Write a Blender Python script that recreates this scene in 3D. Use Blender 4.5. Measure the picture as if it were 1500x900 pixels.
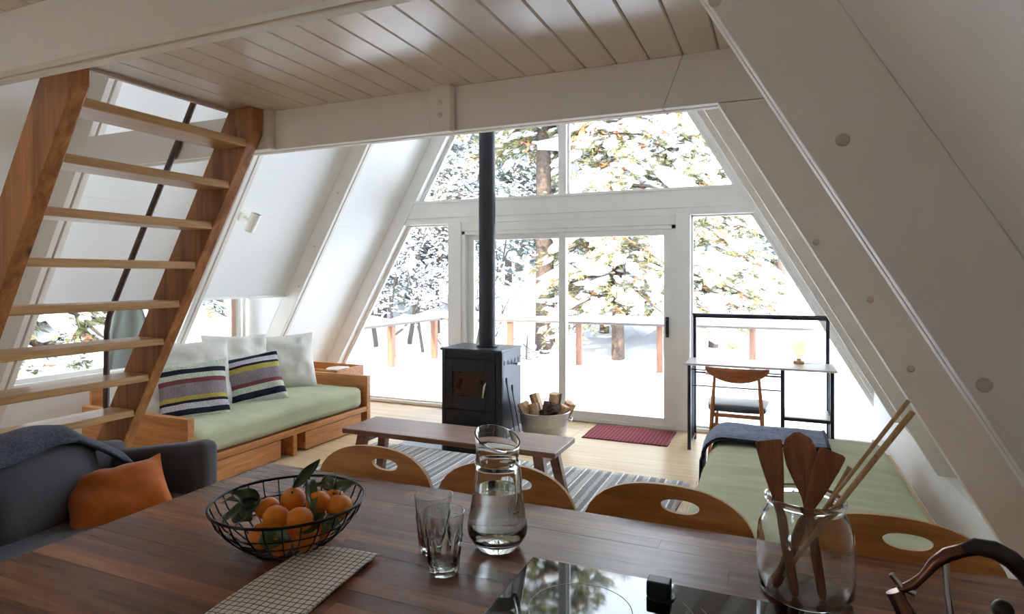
import bpy, bmesh, math, random
import numpy as np
from mathutils import Vector, Matrix, Euler

for _o in list(bpy.data.objects):
    bpy.data.objects.remove(_o, do_unlink=True)
SC = bpy.context.scene
C = SC.collection
rnd = random.Random(7)
PI = math.pi

# ------------------------------------------------------------------ camera, sky, sun, exposure
cam_d = bpy.data.cameras.new('camera')
cam_d.sensor_width = 36.0
cam_d.lens = 21.6                     # 900 px focal length over a 1500 px wide frame
cam_d.shift_y = -0.03
cam_d.clip_start = 0.02
cam_d.clip_end = 400
cam = bpy.data.objects.new('camera', cam_d)
C.objects.link(cam)
cam.location = (0, 0, 1.5)
cam.rotation_euler = (PI / 2, 0, math.atan(385 / 900))
SC.camera = cam

world = bpy.data.worlds.new('winter_sky')
SC.world = world
world.use_nodes = True
bg = world.node_tree.nodes['Background']
bg.inputs['Color'].default_value = (0.87, 0.95, 1.12, 1)
bg.inputs['Strength'].default_value = 3.4

sun_d = bpy.data.lights.new('sun', 'SUN')
sun_d.energy = 5.0
sun_d.angle = math.radians(1.5)
sun_d.color = (1.0, 0.86, 0.64)
sun = bpy.data.objects.new('sun', sun_d)
C.objects.link(sun)
sun.rotation_euler = (math.radians(58), 0, math.radians(-14))   # low winter sun from behind the house

SC.view_settings.view_transform = 'Standard'
SC.view_settings.look = 'None'
SC.view_settings.gamma = 1.0
SC.view_settings.use_curve_mapping = False
SC.view_settings.exposure = 1.45
SC.cycles.use_denoising = True
SC.cycles.max_bounces = 14
SC.cycles.diffuse_bounces = 8
SC.cycles.transparent_max_bounces = 24
SC.cycles.transmission_bounces = 14
SC.cycles.sample_clamp_indirect = 6.0

# ------------------------------------------------------------------ helpers: objects
def link(o, parent=None):
    C.objects.link(o)
    if parent is not None:
        o.parent = parent
    return o

def tag(o, label=None, cat=None, group=None, kind=None):
    if label: o['label'] = label
    if cat: o['category'] = cat
    if group: o['group'] = group
    if kind: o['kind'] = kind
    return o

def thing(name, label, cat, loc=(0, 0, 0), rz=0.0, group=None, kind=None):
    o = bpy.data.objects.new(name, None)
    o.empty_display_size = 0.1
    o.location = loc
    o.rotation_euler = (0, 0, rz)
    link(o)
    return tag(o, label, cat, group, kind)

def copy_tree(o, parent=None):
    c = o.copy()
    link(c, parent)
    for ch in list(o.children):
        copy_tree(ch, c)
    return c

class MB:
    """collects faces and builds one mesh object"""
    def __init__(self):
        self.v = []; self.f = []; self.uv = None
    def add(self, vs, fs):
        n = len(self.v)
        self.v.extend([tuple(p) for p in vs])
        self.f.extend([tuple(i + n for i in f) for f in fs])
        return self
    def box(self, x0, x1, y0, y1, z0, z1):
        vs = [(x, y, z) for z in (z0, z1) for y in (y0, y1) for x in (x0, x1)]
        return self.add(vs, [(0, 2, 3, 1), (4, 5, 7, 6), (0, 1, 5, 4), (2, 6, 7, 3), (0, 4, 6, 2), (1, 3, 7, 5)])
    def bar(self, p0, p1, w, h, up=(0, 0, 1), w1=None, h1=None):
        p0 = Vector(p0); p1 = Vector(p1)
        d = (p1 - p0).normalized(); up = Vector(up)
        s = d.cross(up)
        if s.length < 1e-4: s = d.cross(Vector((1, 0, 0)))
        s.normalize(); u = s.cross(d)
        w1 = w if w1 is None else w1; h1 = h if h1 is None else h1
        vs = []
        for p, ww, hh in ((p0, w, h), (p1, w1, h1)):
            for a, b in ((-1, -1), (1, -1), (1, 1), (-1, 1)):
                vs.append(p + s * a * ww / 2 + u * b * hh / 2)
        return self.add(vs, [(3, 2, 1, 0), (4, 5, 6, 7), (0, 1, 5, 4), (1, 2, 6, 5), (2, 3, 7, 6), (3, 0, 4, 7)])
    def prism(self, poly, axis, a0, a1):
        """poly: 2-D points; axis the extrusion axis"""
        def m(p, t):
            if axis == 'y': return (p[0], t, p[1])
            if axis == 'x': return (t, p[0], p[1])
            return (p[0], p[1], t)
        n = len(poly)
        vs = [m(p, a0) for p in poly] + [m(p, a1) for p in poly]
        fs = [tuple(range(n - 1, -1, -1)), tuple(range(n, 2 * n))]
        fs += [(i, (i + 1) % n, n + (i + 1) % n, n + i) for i in range(n)]
        return self.add(vs, fs)
    def tube(self, pts, r, n=8, caps=True, closed=False):
        pts = [Vector(p) for p in pts]
        k = len(pts)
        rs = r if isinstance(r, (list, tuple)) else [r] * k
        up = None; vs = []
        for i, p in enumerate(pts):
            if closed:
                d = (pts[(i + 1) % k] - pts[i - 1]).normalized()
            else:
                d = (pts[min(i + 1, k - 1)] - pts[max(i - 1, 0)]).normalized()
            if up is None:
                up = Vector((0, 0, 1)) if abs(d.z) < 0.9 else Vector((1, 0, 0))
            s = d.cross(up)
            if s.length < 1e-5: s = d.cross(Vector((0.3, 1, 0.2)))
            s.normalize(); up = s.cross(d).normalized()
            for j in range(n):
                a = 2 * PI * j / n
                vs.append(p + (s * math.cos(a) + up * math.sin(a)) * rs[i])
        fs = []
        for i in range(k if closed else k - 1):
            i2 = (i + 1) % k
            for j in range(n):
                j2 = (j + 1) % n
                fs.append((i * n + j, i * n + j2, i2 * n + j2, i2 * n + j))
        if caps and not closed:
            fs.append(tuple(range(n - 1, -1, -1)))
            fs.append(tuple((k - 1) * n + j for j in range(n)))
        return self.add(vs, fs)
    def lathe(self, prof, n=32, cx=0, cy=0, z0=0, rmod=None, zmod=None):
        """prof: (r, z) list; r==0 closes"""
        vs = []; idx = []
        for k, (r, z) in enumerate(prof):
            if r <= 1e-6:
                idx.append([len(vs)]); vs.append((cx, cy, z0 + z))
            else:
                row = []
                for j in range(n):
                    a = 2 * PI * j / n
                    rr = r * (rmod(k, a) if rmod else 1)
                    zz = z + (zmod(k, a) if zmod else 0)
                    row.append(len(vs)); vs.append((cx + rr * math.cos(a), cy + rr * math.sin(a), z0 + zz))
                idx.append(row)
        fs = []
        for A, B in zip(idx[:-1], idx[1:]):
            if len(A) == 1 and len(B) == 1: continue
            for j in range(n):
                j2 = (j + 1) % n
                if len(A) == 1: fs.append((A[0], B[j2], B[j]))
                elif len(B) == 1: fs.append((A[j], A[j2], B[0]))
                else: fs.append((A[j], A[j2], B[j2], B[j]))
        return self.add(vs, fs)
    def grid(self, fn, nu, nv, close_u=False):
        vs = [fn(i / (nu if close_u else nu - 1), j / (nv - 1)) for j in range(nv) for i in range(nu)]
        fs = []
        for j in range(nv - 1):
            for i in range(nu if close_u else nu - 1):
                i2 = (i + 1) % nu
                fs.append((j * nu + i, j * nu + i2, (j + 1) * nu + i2, (j + 1) * nu + i))
        return self.add(vs, fs)
    def ell(self, c, r, n=16, m=10):
        prof = [(math.sin(PI * k / m), -math.cos(PI * k / m)) for k in range(m + 1)]
        prof[0] = (0, -1); prof[-1] = (0, 1)
        k = len(self.v)
        self.lathe(prof, n)
        for i in range(k, len(self.v)):
            x, y, z = self.v[i]
            self.v[i] = (c[0] + x * r[0], c[1] + y * r[1], c[2] + z * r[2])
        return self
    def xf(self, M):
        self.v = [tuple(M @ Vector(p)) for p in self.v]
        return self
    def mesh(self, name, mat=None, smooth=False, fix=True):
        me = bpy.data.meshes.new(name)
        me.from_pydata(self.v, [], self.f)
        if fix:
            bm = bmesh.new(); bm.from_mesh(me)
            bmesh.ops.recalc_face_normals(bm, faces=bm.faces)
            bm.to_mesh(me); bm.free()
        if smooth:
            me.polygons.foreach_set('use_smooth', [True] * len(me.polygons))
            me.set_sharp_from_angle(angle=math.radians(50))
        if mat: me.materials.append(mat)
        me.update()
        return me
    def build(self, name, mat=None, parent=None, smooth=False, bevel=0.0, seg=2, sub=0, loc=None, rot=None):
        o = bpy.data.objects.new(name, self.mesh(name, mat, smooth))
        link(o, parent)
        if bevel: add_bevel(o, bevel, seg)
        if sub:
            m = o.modifiers.new('sub', 'SUBSURF'); m.levels = sub; m.render_levels = sub
        if loc is not None: o.location = loc
        if rot is not None: o.rotation_euler = rot
        return o

def add_bevel(o, w, seg=2):
    m = o.modifiers.new('bevel', 'BEVEL')
    m.width = w; m.segments = seg; m.limit_method = 'ANGLE'; m.angle_limit = math.radians(40)
    if seg > 1:
        m.harden_normals = False
    return o

def np_mesh(name, verts, faces, mat, smooth=False):
    """fast mesh from numpy arrays; faces (n,k)"""
    me = bpy.data.meshes.new(name)
    nv, nf, k = len(verts), len(faces), faces.shape[1]
    me.vertices.add(nv); me.vertices.foreach_set('co', np.ascontiguousarray(verts, dtype=np.float32).ravel())
    me.loops.add(nf * k); me.loops.foreach_set('vertex_index', np.ascontiguousarray(faces, dtype=np.int32).ravel())
    me.polygons.add(nf)
    me.polygons.foreach_set('loop_start', np.arange(0, nf * k, k, dtype=np.int32))
    me.polygons.foreach_set('use_smooth', np.full(nf, smooth))
    me.materials.append(mat)
    me.update(calc_edges=True)
    return me

# ------------------------------------------------------------------ helpers: materials
def lin(r, g, b):
    f = lambda c: (c / 255 / 12.92) if c / 255 <= 0.04045 else ((c / 255 + 0.055) / 1.055) ** 2.4
    return (f(r), f(g), f(b), 1)

def new_mat(name):
    m = bpy.data.materials.new(name); m.use_nodes = True
    nt = m.node_tree
    return m, nt, nt.nodes['Principled BSDF']

def coords(nt, scale=(1, 1, 1), rand=0.0, rot=(0, 0, 0)):
    tc = nt.nodes.new('ShaderNodeTexCoord')
    mp = nt.nodes.new('ShaderNodeMapping')
    mp.inputs['Scale'].default_value = scale
    mp.inputs['Rotation'].default_value = rot
    nt.links.new(tc.outputs['Object'], mp.inputs['Vector'])
    if rand:
        oi = nt.nodes.new('ShaderNodeObjectInfo')
        mu = nt.nodes.new('ShaderNodeMath'); mu.operation = 'MULTIPLY'; mu.inputs[1].default_value = rand
        cb = nt.nodes.new('ShaderNodeCombineXYZ')
        nt.links.new(oi.outputs['Random'], mu.inputs[0])
        for i in range(3): nt.links.new(mu.outputs[0], cb.inputs[i])
        nt.links.new(cb.outputs[0], mp.inputs['Location'])
    return mp.outputs[0]

def noise(nt, vec, scale, detail=4, dist=0.0, rough=0.55):
    n = nt.nodes.new('ShaderNodeTexNoise')
    n.inputs['Scale'].default_value = scale; n.inputs['Detail'].default_value = detail
    n.inputs['Distortion'].default_value = dist; n.inputs['Roughness'].default_value = rough
    nt.links.new(vec, n.inputs['Vector'])
    return n.outputs['Fac']

def ramp(nt, fac, stops, interp='LINEAR'):
    r = nt.nodes.new('ShaderNodeValToRGB')
    r.color_ramp.interpolation = interp
    el = r.color_ramp.elements
    el[0].position, el[0].color = stops[0]
    el[1].position, el[1].color = stops[-1]
    for p, c in stops[1:-1]:
        e = el.new(p); e.color = c
    nt.links.new(fac, r.inputs['Fac'])
    return r.outputs['Color']

def bump(nt, b, height, strength=0.2, dist=0.01):
    n = nt.nodes.new('ShaderNodeBump')
    n.inputs['Strength'].default_value = strength; n.inputs['Distance'].default_value = dist
    nt.links.new(height, n.inputs['Height'])
    nt.links.new(n.outputs[0], b.inputs['Normal'])

def mixc(nt, a, b, fac=None, mode='MULTIPLY', f=1.0):
    m = nt.nodes.new('ShaderNodeMix'); m.data_type = 'RGBA'; m.blend_type = mode
    m.inputs['Factor'].default_value = f
    if fac is not None: nt.links.new(fac, m.inputs['Factor'])
    for s, i in ((a, 6), (b, 7)):
        if isinstance(s, tuple): m.inputs[i].default_value = s
        else: nt.links.new(s, m.inputs[i])
    return m.outputs[2]

def plain(name, col, rough=0.5, metal=0.0, var=0.06, scale=6.0, bmp=0.0, bscale=80, spec=0.5, coat=0.0, rand=0.0):
    m, nt, b = new_mat(name)
    v = coords(nt, rand=rand)
    c0 = tuple(max(0, x * (1 - var)) for x in col[:3]) + (1,)
    c1 = tuple(min(1, x * (1 + var)) for x in col[:3]) + (1,)
    nt.links.new(ramp(nt, noise(nt, v, scale, 3), [(0.3, c0), (0.7, c1)]), b.inputs['Base Color'])
    b.inputs['Roughness'].default_value = rough
    b.inputs['Metallic'].default_value = metal
    b.inputs['Specular IOR Level'].default_value = spec
    b.inputs['Coat Weight'].default_value = coat
    if bmp: bump(nt, b, noise(nt, v, bscale, 4), bmp, 0.004)
    return m

def wood(name, dark, light, axis='x', scale=1.0, rough=0.45, objvar=0.0, spec=0.5, contrast=(0.3, 0.7), knots=False):
    m, nt, b = new_mat(name)
    s = {'x': (0.6, 9, 9), 'y': (9, 0.6, 9), 'z': (9, 9, 0.6)}[axis]
    v = coords(nt, tuple(a * scale for a in s), rand=13.0)
    f = noise(nt, v, 2.2, 6, 0.9)
    col = ramp(nt, f, [(contrast[0], dark), ((contrast[0] + contrast[1]) / 2, tuple((a + c) / 2 for a, c in zip(dark, light))), (contrast[1], light)])
    fine = ramp(nt, noise(nt, v, 11, 4, 0.2), [(0.35, (0.82, 0.82, 0.82, 1)), (0.65, (1.06, 1.06, 1.06, 1))])
    col = mixc(nt, col, fine)
    if objvar:
        oi = nt.nodes.new('ShaderNodeObjectInfo')
        r = ramp(nt, oi.outputs['Random'], [(0, (1 - objvar,) * 3 + (1,)), (1, (1 + objvar,) * 3 + (1,))])
        col = mixc(nt, col, r)
    if knots:
        kv = coords(nt, {'x': (0.35, 1, 1), 'y': (1, 0.35, 1), 'z': (1, 1, 0.35)}[axis], rand=5.0)
        vo = nt.nodes.new('ShaderNodeTexVoronoi'); vo.inputs['Scale'].default_value = 5.5
        nt.links.new(kv, vo.inputs['Vector'])
        k = ramp(nt, vo.outputs['Distance'], [(0.03, (0.3, 0.2, 0.14, 1)), (0.12, (1, 1, 1, 1))])
        col = mixc(nt, col, k)
    nt.links.new(col, b.inputs['Base Color'])
    b.inputs['Roughness'].default_value = rough
    b.inputs['Specular IOR Level'].default_value = spec
    bump(nt, b, f, 0.08, 0.003)
    return m

def fabric(name, col, var=0.12, scale=260, rough=0.9, bmp=0.35, big=4.0, sheen=0.2):
    m, nt, b = new_mat(name)
    v = coords(nt)
    c0 = tuple(x * (1 - var) for x in col[:3]) + (1,); c1 = tuple(min(1, x * (1 + var)) for x in col[:3]) + (1,)
    a = ramp(nt, noise(nt, v, big, 3), [(0.3, c0), (0.7, c1)])
    w = noise(nt, v, scale, 2)
    a = mixc(nt, a, ramp(nt, w, [(0.3, (0.8, 0.8, 0.8, 1)), (0.7, (1.1, 1.1, 1.1, 1))]))
    nt.links.new(a, b.inputs['Base Color'])
    b.inputs['Roughness'].default_value = rough
    b.inputs['Sheen Weight'].default_value = sheen
    b.inputs['Specular IOR Level'].default_value = 0.2
    bump(nt, b, w, bmp, 0.003)
    return m

def glass_mat(name, ior=1.45, col=(1, 1, 1, 1), rough=0.0):
    m = bpy.data.materials.new(name); m.use_nodes = True
    nt = m.node_tree; nt.nodes.clear()
    o = nt.nodes.new('ShaderNodeOutputMaterial')
    g = nt.nodes.new('ShaderNodeBsdfGlass')
    g.inputs['IOR'].default_value = ior; g.inputs['Color'].default_value = col; g.inputs['Roughness'].default_value = rough
    nt.links.new(g.outputs[0], o.inputs['Surface'])
    return m

def pane_mat(name, tint=(0.96, 0.98, 0.97, 1)):
    m = bpy.data.materials.new(name); m.use_nodes = True
    nt = m.node_tree; nt.nodes.clear()
    o = nt.nodes.new('ShaderNodeOutputMaterial')
    t = nt.nodes.new('ShaderNodeBsdfTransparent'); t.inputs['Color'].default_value = tint
    g = nt.nodes.new('ShaderNodeBsdfGlossy'); g.inputs['Roughness'].default_value = 0.02
    fr = nt.nodes.new('ShaderNodeFresnel'); fr.inputs['IOR'].default_value = 1.25
    mx = nt.nodes.new('ShaderNodeMixShader')
    nt.links.new(fr.outputs[0], mx.inputs[0]); nt.links.new(t.outputs[0], mx.inputs[1]); nt.links.new(g.outputs[0], mx.inputs[2])
    nt.links.new(mx.outputs[0], o.inputs['Surface'])
    return m

def stripes(name, axis, stops, period=1.0, rough=0.9, base_noise=0.12, off=0.0, nscale=140, mottled=0.0):
    """woven stripes across `axis`; stops = [(pos, colour)...] constant"""
    m, nt, b = new_mat(name)
    v = coords(nt)
    sx = nt.nodes.new('ShaderNodeSeparateXYZ'); nt.links.new(v, sx.inputs[0])
    ma = nt.nodes.new('ShaderNodeMath'); ma.operation = 'MULTIPLY_ADD'
    ma.inputs[1].default_value = 1 / period; ma.inputs[2].default_value = off
    nt.links.new(sx.outputs['XYZ'.index(axis)], ma.inputs[0])
    fr = nt.nodes.new('ShaderNodeMath'); fr.operation = 'FRACT'; nt.links.new(ma.outputs[0], fr.inputs[0])
    col = ramp(nt, fr.outputs[0], stops, 'CONSTANT')
    n = noise(nt, v, nscale, 2)
    col = mixc(nt, col, ramp(nt, n, [(0.3, (1 - base_noise,) * 3 + (1,)), (0.7, (1 + base_noise,) * 3 + (1,))]))
    if mottled:
        vv = coords(nt, (40, 260, 40) if axis != 'Y' else (260, 40, 40))
        k = noise(nt, vv, 1.0, 3)
        col = mixc(nt, col, ramp(nt, k, [(0.42, (0.5, 0.5, 0.55, 1)), (0.58, (1.25, 1.25, 1.25, 1))]), f=mottled)
    nt.links.new(col, b.inputs['Base Color'])
    b.inputs['Roughness'].default_value = rough
    b.inputs['Specular IOR Level'].default_value = 0.15
    bump(nt, b, n, 0.5, 0.004)
    return m

M = {}
M['panel'] = plain('white_panel_paint', lin(243, 244, 243), 0.55, var=0.015, scale=3, bmp=0.03)
M['beam'] = plain('cream_beam_paint', lin(233, 228, 220), 0.5, var=0.03, scale=5, bmp=0.06, bscale=30)
M['trim'] = plain('white_trim_paint', lin(240, 240, 237), 0.4, var=0.02)
M['board'] = plain('painted_ceiling_board', lin(222, 212, 204), 0.24, var=0.03, scale=4, bmp=0.03, bscale=25, rand=9)
M['floor'] = wood('birch_floor', lin(222, 192, 146), lin(236, 210, 168), 'x', 0.25, 0.3, objvar=0.02)
M['bolt'] = plain('painted_bolt', lin(200, 190, 178), 0.5)
M['fir'] = wood('fir_stair_wood', lin(138, 82, 40), lin(196, 134, 76), 'z', 0.9, 0.4, knots=True)
M['tread'] = wood('tread_wood', lin(186, 142, 92), lin(218, 178, 126), 'y', 0.8, 0.28, objvar=0.05)
M['walnut'] = wood('walnut_stave', lin(98, 58, 42), lin(160, 108, 80), 'x', 1.0, 0.27, objvar=0.2, spec=.5)
M['bench'] = wood('dark_bench_wood', lin(92, 54, 40), lin(140, 94, 72), 'x', 1.0, 0.32)
M['bedwood'] = wood('daybed_wood', lin(170, 104, 54), lin(214, 150, 88), 'y', 0.9, 0.4, objvar=0.06)
M['bedwood_x'] = wood('daybed_end_wood', lin(170, 104, 54), lin(214, 150, 88), 'x', 0.9, 0.4, objvar=0.06)
M['ply'] = wood('chair_plywood', lin(188, 122, 62), lin(218, 156, 94), 'x', 1.2, 0.42)
M['plyedge'] = wood('plywood_edge', lin(214, 176, 132), lin(238, 208, 168), 'x', 2, 0.5)
M['teak'] = wood('teak_chair', lin(134, 74, 38), lin(186, 112, 62), 'x', 1.2, 0.4)
M['teak_z'] = wood('teak_chair_upright', lin(150, 88, 46), lin(200, 128, 74), 'z', 1.2, 0.4)
M['post'] = wood('railing_post_wood', lin(112, 74, 56), lin(144, 102, 80), 'z', 1.0, 0.7)
M['caprail'] = wood('weathered_cap_rail', lin(78, 70, 66), lin(104, 94, 88), 'x', 1.0, 0.7)
M['green'] = fabric('sage_green_cotton', lin(186, 190, 156), 0.06, bmp=0.2)
M['white_linen'] = fabric('white_linen', lin(232, 230, 224), 0.03, bmp=0.25)
M['grey_fab'] = fabric('charcoal_upholstery', lin(76, 76, 82), 0.1, bmp=0.3)
M['navy'] = fabric('navy_knit', lin(62, 66, 84), 0.45, scale=110, bmp=1.0, big=70)
M['denim'] = fabric('navy_wool_blanket', lin(100, 112, 138), 0.4, scale=130, bmp=0.8, big=40)
M['navy_edge'] = fabric('navy_blanket_edge', lin(34, 38, 54), 0.2, scale=120, bmp=0.6)
M['rust'] = fabric('rust_orange_linen', lin(186, 100, 40), 0.1, bmp=0.3)
M['coat'] = fabric('grey_green_canvas', lin(158, 166, 160), 0.08, bmp=0.2)
M['coat2'] = fabric('dark_green_canvas', lin(74, 86, 84), 0.08, bmp=0.2)
M['black'] = plain('black_steel', lin(34, 35, 40), 0.42, 0.3, var=0.1)
M['blackpipe'] = plain('matt_black_flue', lin(36, 38, 46), 0.5, 0.1, var=0.1)
M['stove'] = plain('black_cast_stove', lin(38, 38, 42), 0.45, 0.3, var=0.12, bmp=0.05, bscale=200)
M['stoveside'] = plain('stove_side_steel', lin(58, 62, 72), 0.4, 0.4, var=0.08)
M['firebrick'] = plain('firebrick', lin(96, 58, 44), 0.85, var=0.4, scale=9)
M['stoveglass'] = plain('smoked_stove_glass', lin(52, 34, 30), 0.08, var=0.5, scale=7)
M['steel'] = plain('brushed_steel', lin(190, 190, 190), 0.25, 1.0, var=0.05)
M['galv'] = plain('galvanised_steel', lin(186, 190, 194), 0.34, 0.7, var=0.08, scale=14)
M['rail_pipe'] = plain('dark_bronze_pipe', lin(84, 70, 66), 0.45, 0.2, var=0.1)
M['kettle'] = plain('bronze_kettle_metal', lin(120, 84, 72), 0.16, 0.95, var=0.06)
M['plastic'] = plain('black_plastic', lin(26, 24, 26), 0.35, var=0.05)
M['ceramic'] = plain('black_cooktop_glass', lin(14, 14, 15), 0.035, var=0.02, spec=0.7)
M['print'] = plain('grey_print', lin(150, 150, 152), 0.4)
M['desk'] = plain('grey_desk_board', lin(196, 190, 186), 0.35, var=0.05)
M['deskmetal'] = plain('navy_black_tube', lin(38, 40, 54), 0.4, 0.3)
M['leather'] = plain('black_leatherette', lin(52, 54, 60), 0.3, var=0.06)
M['lampwhite'] = plain('white_enamel', lin(236, 232, 222), 0.35, var=0.01)
M['lampblack'] = plain('black_lamp_interior', lin(20, 20, 20), 0.6)
M['heater'] = plain('white_heater_enamel', lin(232, 232, 230), 0.35, var=0.01)
M['glass'] = glass_mat('clear_glass', 1.47, (0.985, 0.995, 0.99, 1))
M['water'] = glass_mat('water', 1.33, (0.99, 1, 1, 1))
M['pane'] = pane_mat('window_pane')
M['wire'] = plain('black_wire', lin(22, 20, 22), 0.4, 0.4)
M['orange'] = plain('mandarin_peel', lin(234, 134, 24), 0.36, var=0.12, scale=20, bmp=0.25, bscale=420, rand=4)
M['stem'] = plain('green_stem', lin(70, 80, 40), 0.6)
M['leaf'] = plain('citrus_leaf', lin(58, 78, 44), 0.34, var=0.3, scale=14, rand=4)
M['spoon'] = wood('dark_spoon_wood', lin(112, 66, 42), lin(164, 106, 70), 'z', 2.2, 0.5, objvar=0.12)
M['chop'] = wood('bamboo', lin(190, 148, 98), lin(216, 178, 128), 'z', 2, 0.5)
M['log'] = wood('split_log', lin(176, 132, 92), lin(226, 190, 146), 'z', 2, 0.75, objvar=0.2)
M['bark'] = plain('log_bark', lin(84, 70, 60), 0.9, var=0.5, scale=30, bmp=0.8, bscale=50)
M['snow'] = plain('fresh_snow', (0.86, 0.88, 0.91, 1), 0.75, var=0.02, scale=1.5, bmp=0.05, bscale=8)
M['trunk'] = plain('tree_bark', lin(98, 84, 76), 0.95, var=0.4, scale=12, bmp=0.8, bscale=16)
M['needle'] = plain('conifer_needles', lin(120, 118, 78), 0.7, var=0.45, scale=0.9)
M['needle2'] = plain('grey_green_needles', lin(106, 114, 102), 0.7, var=0.35, scale=1.2)
M['rust_needle'] = plain('orange_brown_needles', lin(180, 128, 84), 0.8, var=0.35, scale=2)  # orange tint of sunlit foliage put into the needle colour
M['twig'] = plain('bare_twig', lin(88, 78, 70), 0.9, var=0.25, scale=3)
M['pinkwood'] = plain('window_exterior_trim', lin(206, 176, 160), 0.7)
M['tray'] = plain('white_dish', lin(238, 238, 236), 0.4, var=0.01)

# ------------------------------------------------------------------ the A-frame shell
XC, A0, SL, DZ = -2.076, 5.418, 1.74, 0.333      # ridge x, inner plane height at ridge, slope, rafter depth (vertical)
YN, YF = -2.6, 6.10                              # near and far gable
def xr(z, off=0.0): return XC + (A0 + off - z) / SL
def xl(z, off=0.0): return XC - (A0 + off - z) / SL
def xs(side, z, off=0.0): return xr(z, off) if side > 0 else xl(z, off)
RAFT_Y = [-1.28, -0.05, 1.17, 2.42, 3.66, 4.88]
RW = 0.09
BAY0, BAY1, BAYX, LIP = RAFT_Y[3] + RW, RAFT_Y[5], -5.15, 1.30
KNEE = 0.50

def slope_poly(side, z0, z1, o0, o1):
    """quad in x,z between heights z0,z1 and roof offsets o0,o1"""
    return [(xs(side, z0, o0), z0), (xs(side, z0, o1), z0), (xs(side, z1, o1), z1), (xs(side, z1, o0), z1)]

# floor
fl = MB().box(-5.45, 1.35, YN, 6.30, -0.12, -0.008).build('floor', M['floor'])
tag(fl, 'pale birch plywood floor of the cabin', kind='structure')
fx = [-5.40, -4.18, -2.96, -1.74, -0.52, 0.70, 1.30]
fy = [YN, -0.16, 2.28, 4.72, 6.08]
for i in range(len(fx) - 1):
    for j in range(len(fy) - 1):
        MB().box(fx[i] + .0012, fx[i + 1] - .0012, fy[j] + .0012, fy[j + 1] - .0012, -0.008, 0.0).build('floor_panel', M['floor'], fl)

# sloping walls (roof) : outer slab plus inner panels
def wall_side(side, name, label):
    mb = MB()
    spans = [(YN, 6.34, -0.3)]
    if side < 0:
        spans = [(YN, BAY0, -0.3), (BAY0, BAY1, LIP), (BAY1, 6.34, -0.3)]
    for y0, y1, z0 in spans:
        mb.prism(slope_poly(side, z0, A0 + 0.30, DZ + .014, DZ + .16), 'y', y0, y1)
    w = mb.build(name, M['panel'])
    tag(w, label, kind='structure')
    edges = [YN] + [y + RW / 2 for y in RAFT_Y] + [6.10]
    for i in range(len(edges) - 1):
        y0, y1 = edges[i], edges[i + 1]
        zs = [0.0, 2.03, 4.1, 5.5]
        for z0, z1 in zip(zs[:-1], zs[1:]):
            if side < 0 and y0 >= RAFT_Y[3] and y1 <= RAFT_Y[5] + RW:
                if z1 <= LIP: continue
                z0 = max(z0, LIP)
            MB().prism(slope_poly(side, z0 + .0004, z1 - .0004, DZ, DZ + .013), 'y', y0 + .0004, y1 - .0004).build('wall_panel', M['panel'], w)
    return w
wl = wall_side(-1, 'wall_left', 'sloping white panelled wall with rafters above the daybed')
wr = wall_side(1, 'wall_right', 'sloping white panelled wall beside the green bed')

# rafters : two planks with a recessed spacer
def rafter(side, y, z0, ztop_near=None):
    t = thing('rafter', None, None, kind='structure')
    t['label'] = 'painted double-plank rafter on the %s slope' % ('left' if side < 0 else 'right')
    if ztop_near:
        MB().prism(slope_poly(side, z0, ztop_near[0], 0, DZ), 'y', y, y + .038).build('plank', M['beam'], t, bevel=.003)
        MB().prism(slope_poly(side, ztop_near[1], A0 - .02, 0, DZ), 'y', y, y + .038).build('plank', M['beam'], t, bevel=.003)
    else:
        MB().prism(slope_poly(side, z0, A0 - .02, 0, DZ), 'y', y, y + .038).build('plank', M['beam'], t, bevel=.003)
    MB().prism(slope_poly(side, z0, A0 - .02, 0, DZ), 'y', y + .052, y + .09).build('plank', M['beam'], t, bevel=.003)
    MB().prism(slope_poly(side, z0 + .005, A0 - .05, .05, DZ), 'y', y + .037, y + .053).build('spacer', M['beam'], t)
    return t
rafters = {}
for y in RAFT_Y:
    for side in (-1, 1):
        rafters[(side, y)] = rafter(side, y, KNEE if side > 0 else 0.0, (2.149, 2.349) if (side > 0 and y == 2.42) else None)
# bolt heads on the near faces
bolt = MB().lathe([(0, .004), (.008, .004), (.011, .0015), (.0115, 0)], 14).xf(Matrix.Rotation(PI / 2, 4, 'X')).mesh('bolt', M['bolt'], True)
for (side, y, x, z) in [(1, 1.17, .105, 1.73), (1, 1.17, .30, 1.33), (1, 2.42, .135, 1.62), (1, 2.42, .30, 1.42), (1, 2.42, .42, 1.19),
                        (1, 1.17, -.10, 2.0), (-1, 4.88, -4.24, 1.80), (-1, 4.88, -4.44, 1.40), (-1, 4.88, -3.95, 2.32)]:
    b = bpy.data.objects.new('bolt', bolt); link(b, rafters[(side, y)]); b.location = (x, y, z)

# knee wall along the right
kw = MB().box(.785, 1.08, YN, 6.10, 0, KNEE).build('wall_knee', M['panel'])
tag(kw, 'low white knee wall under the right rafters', kind='structure')

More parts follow.
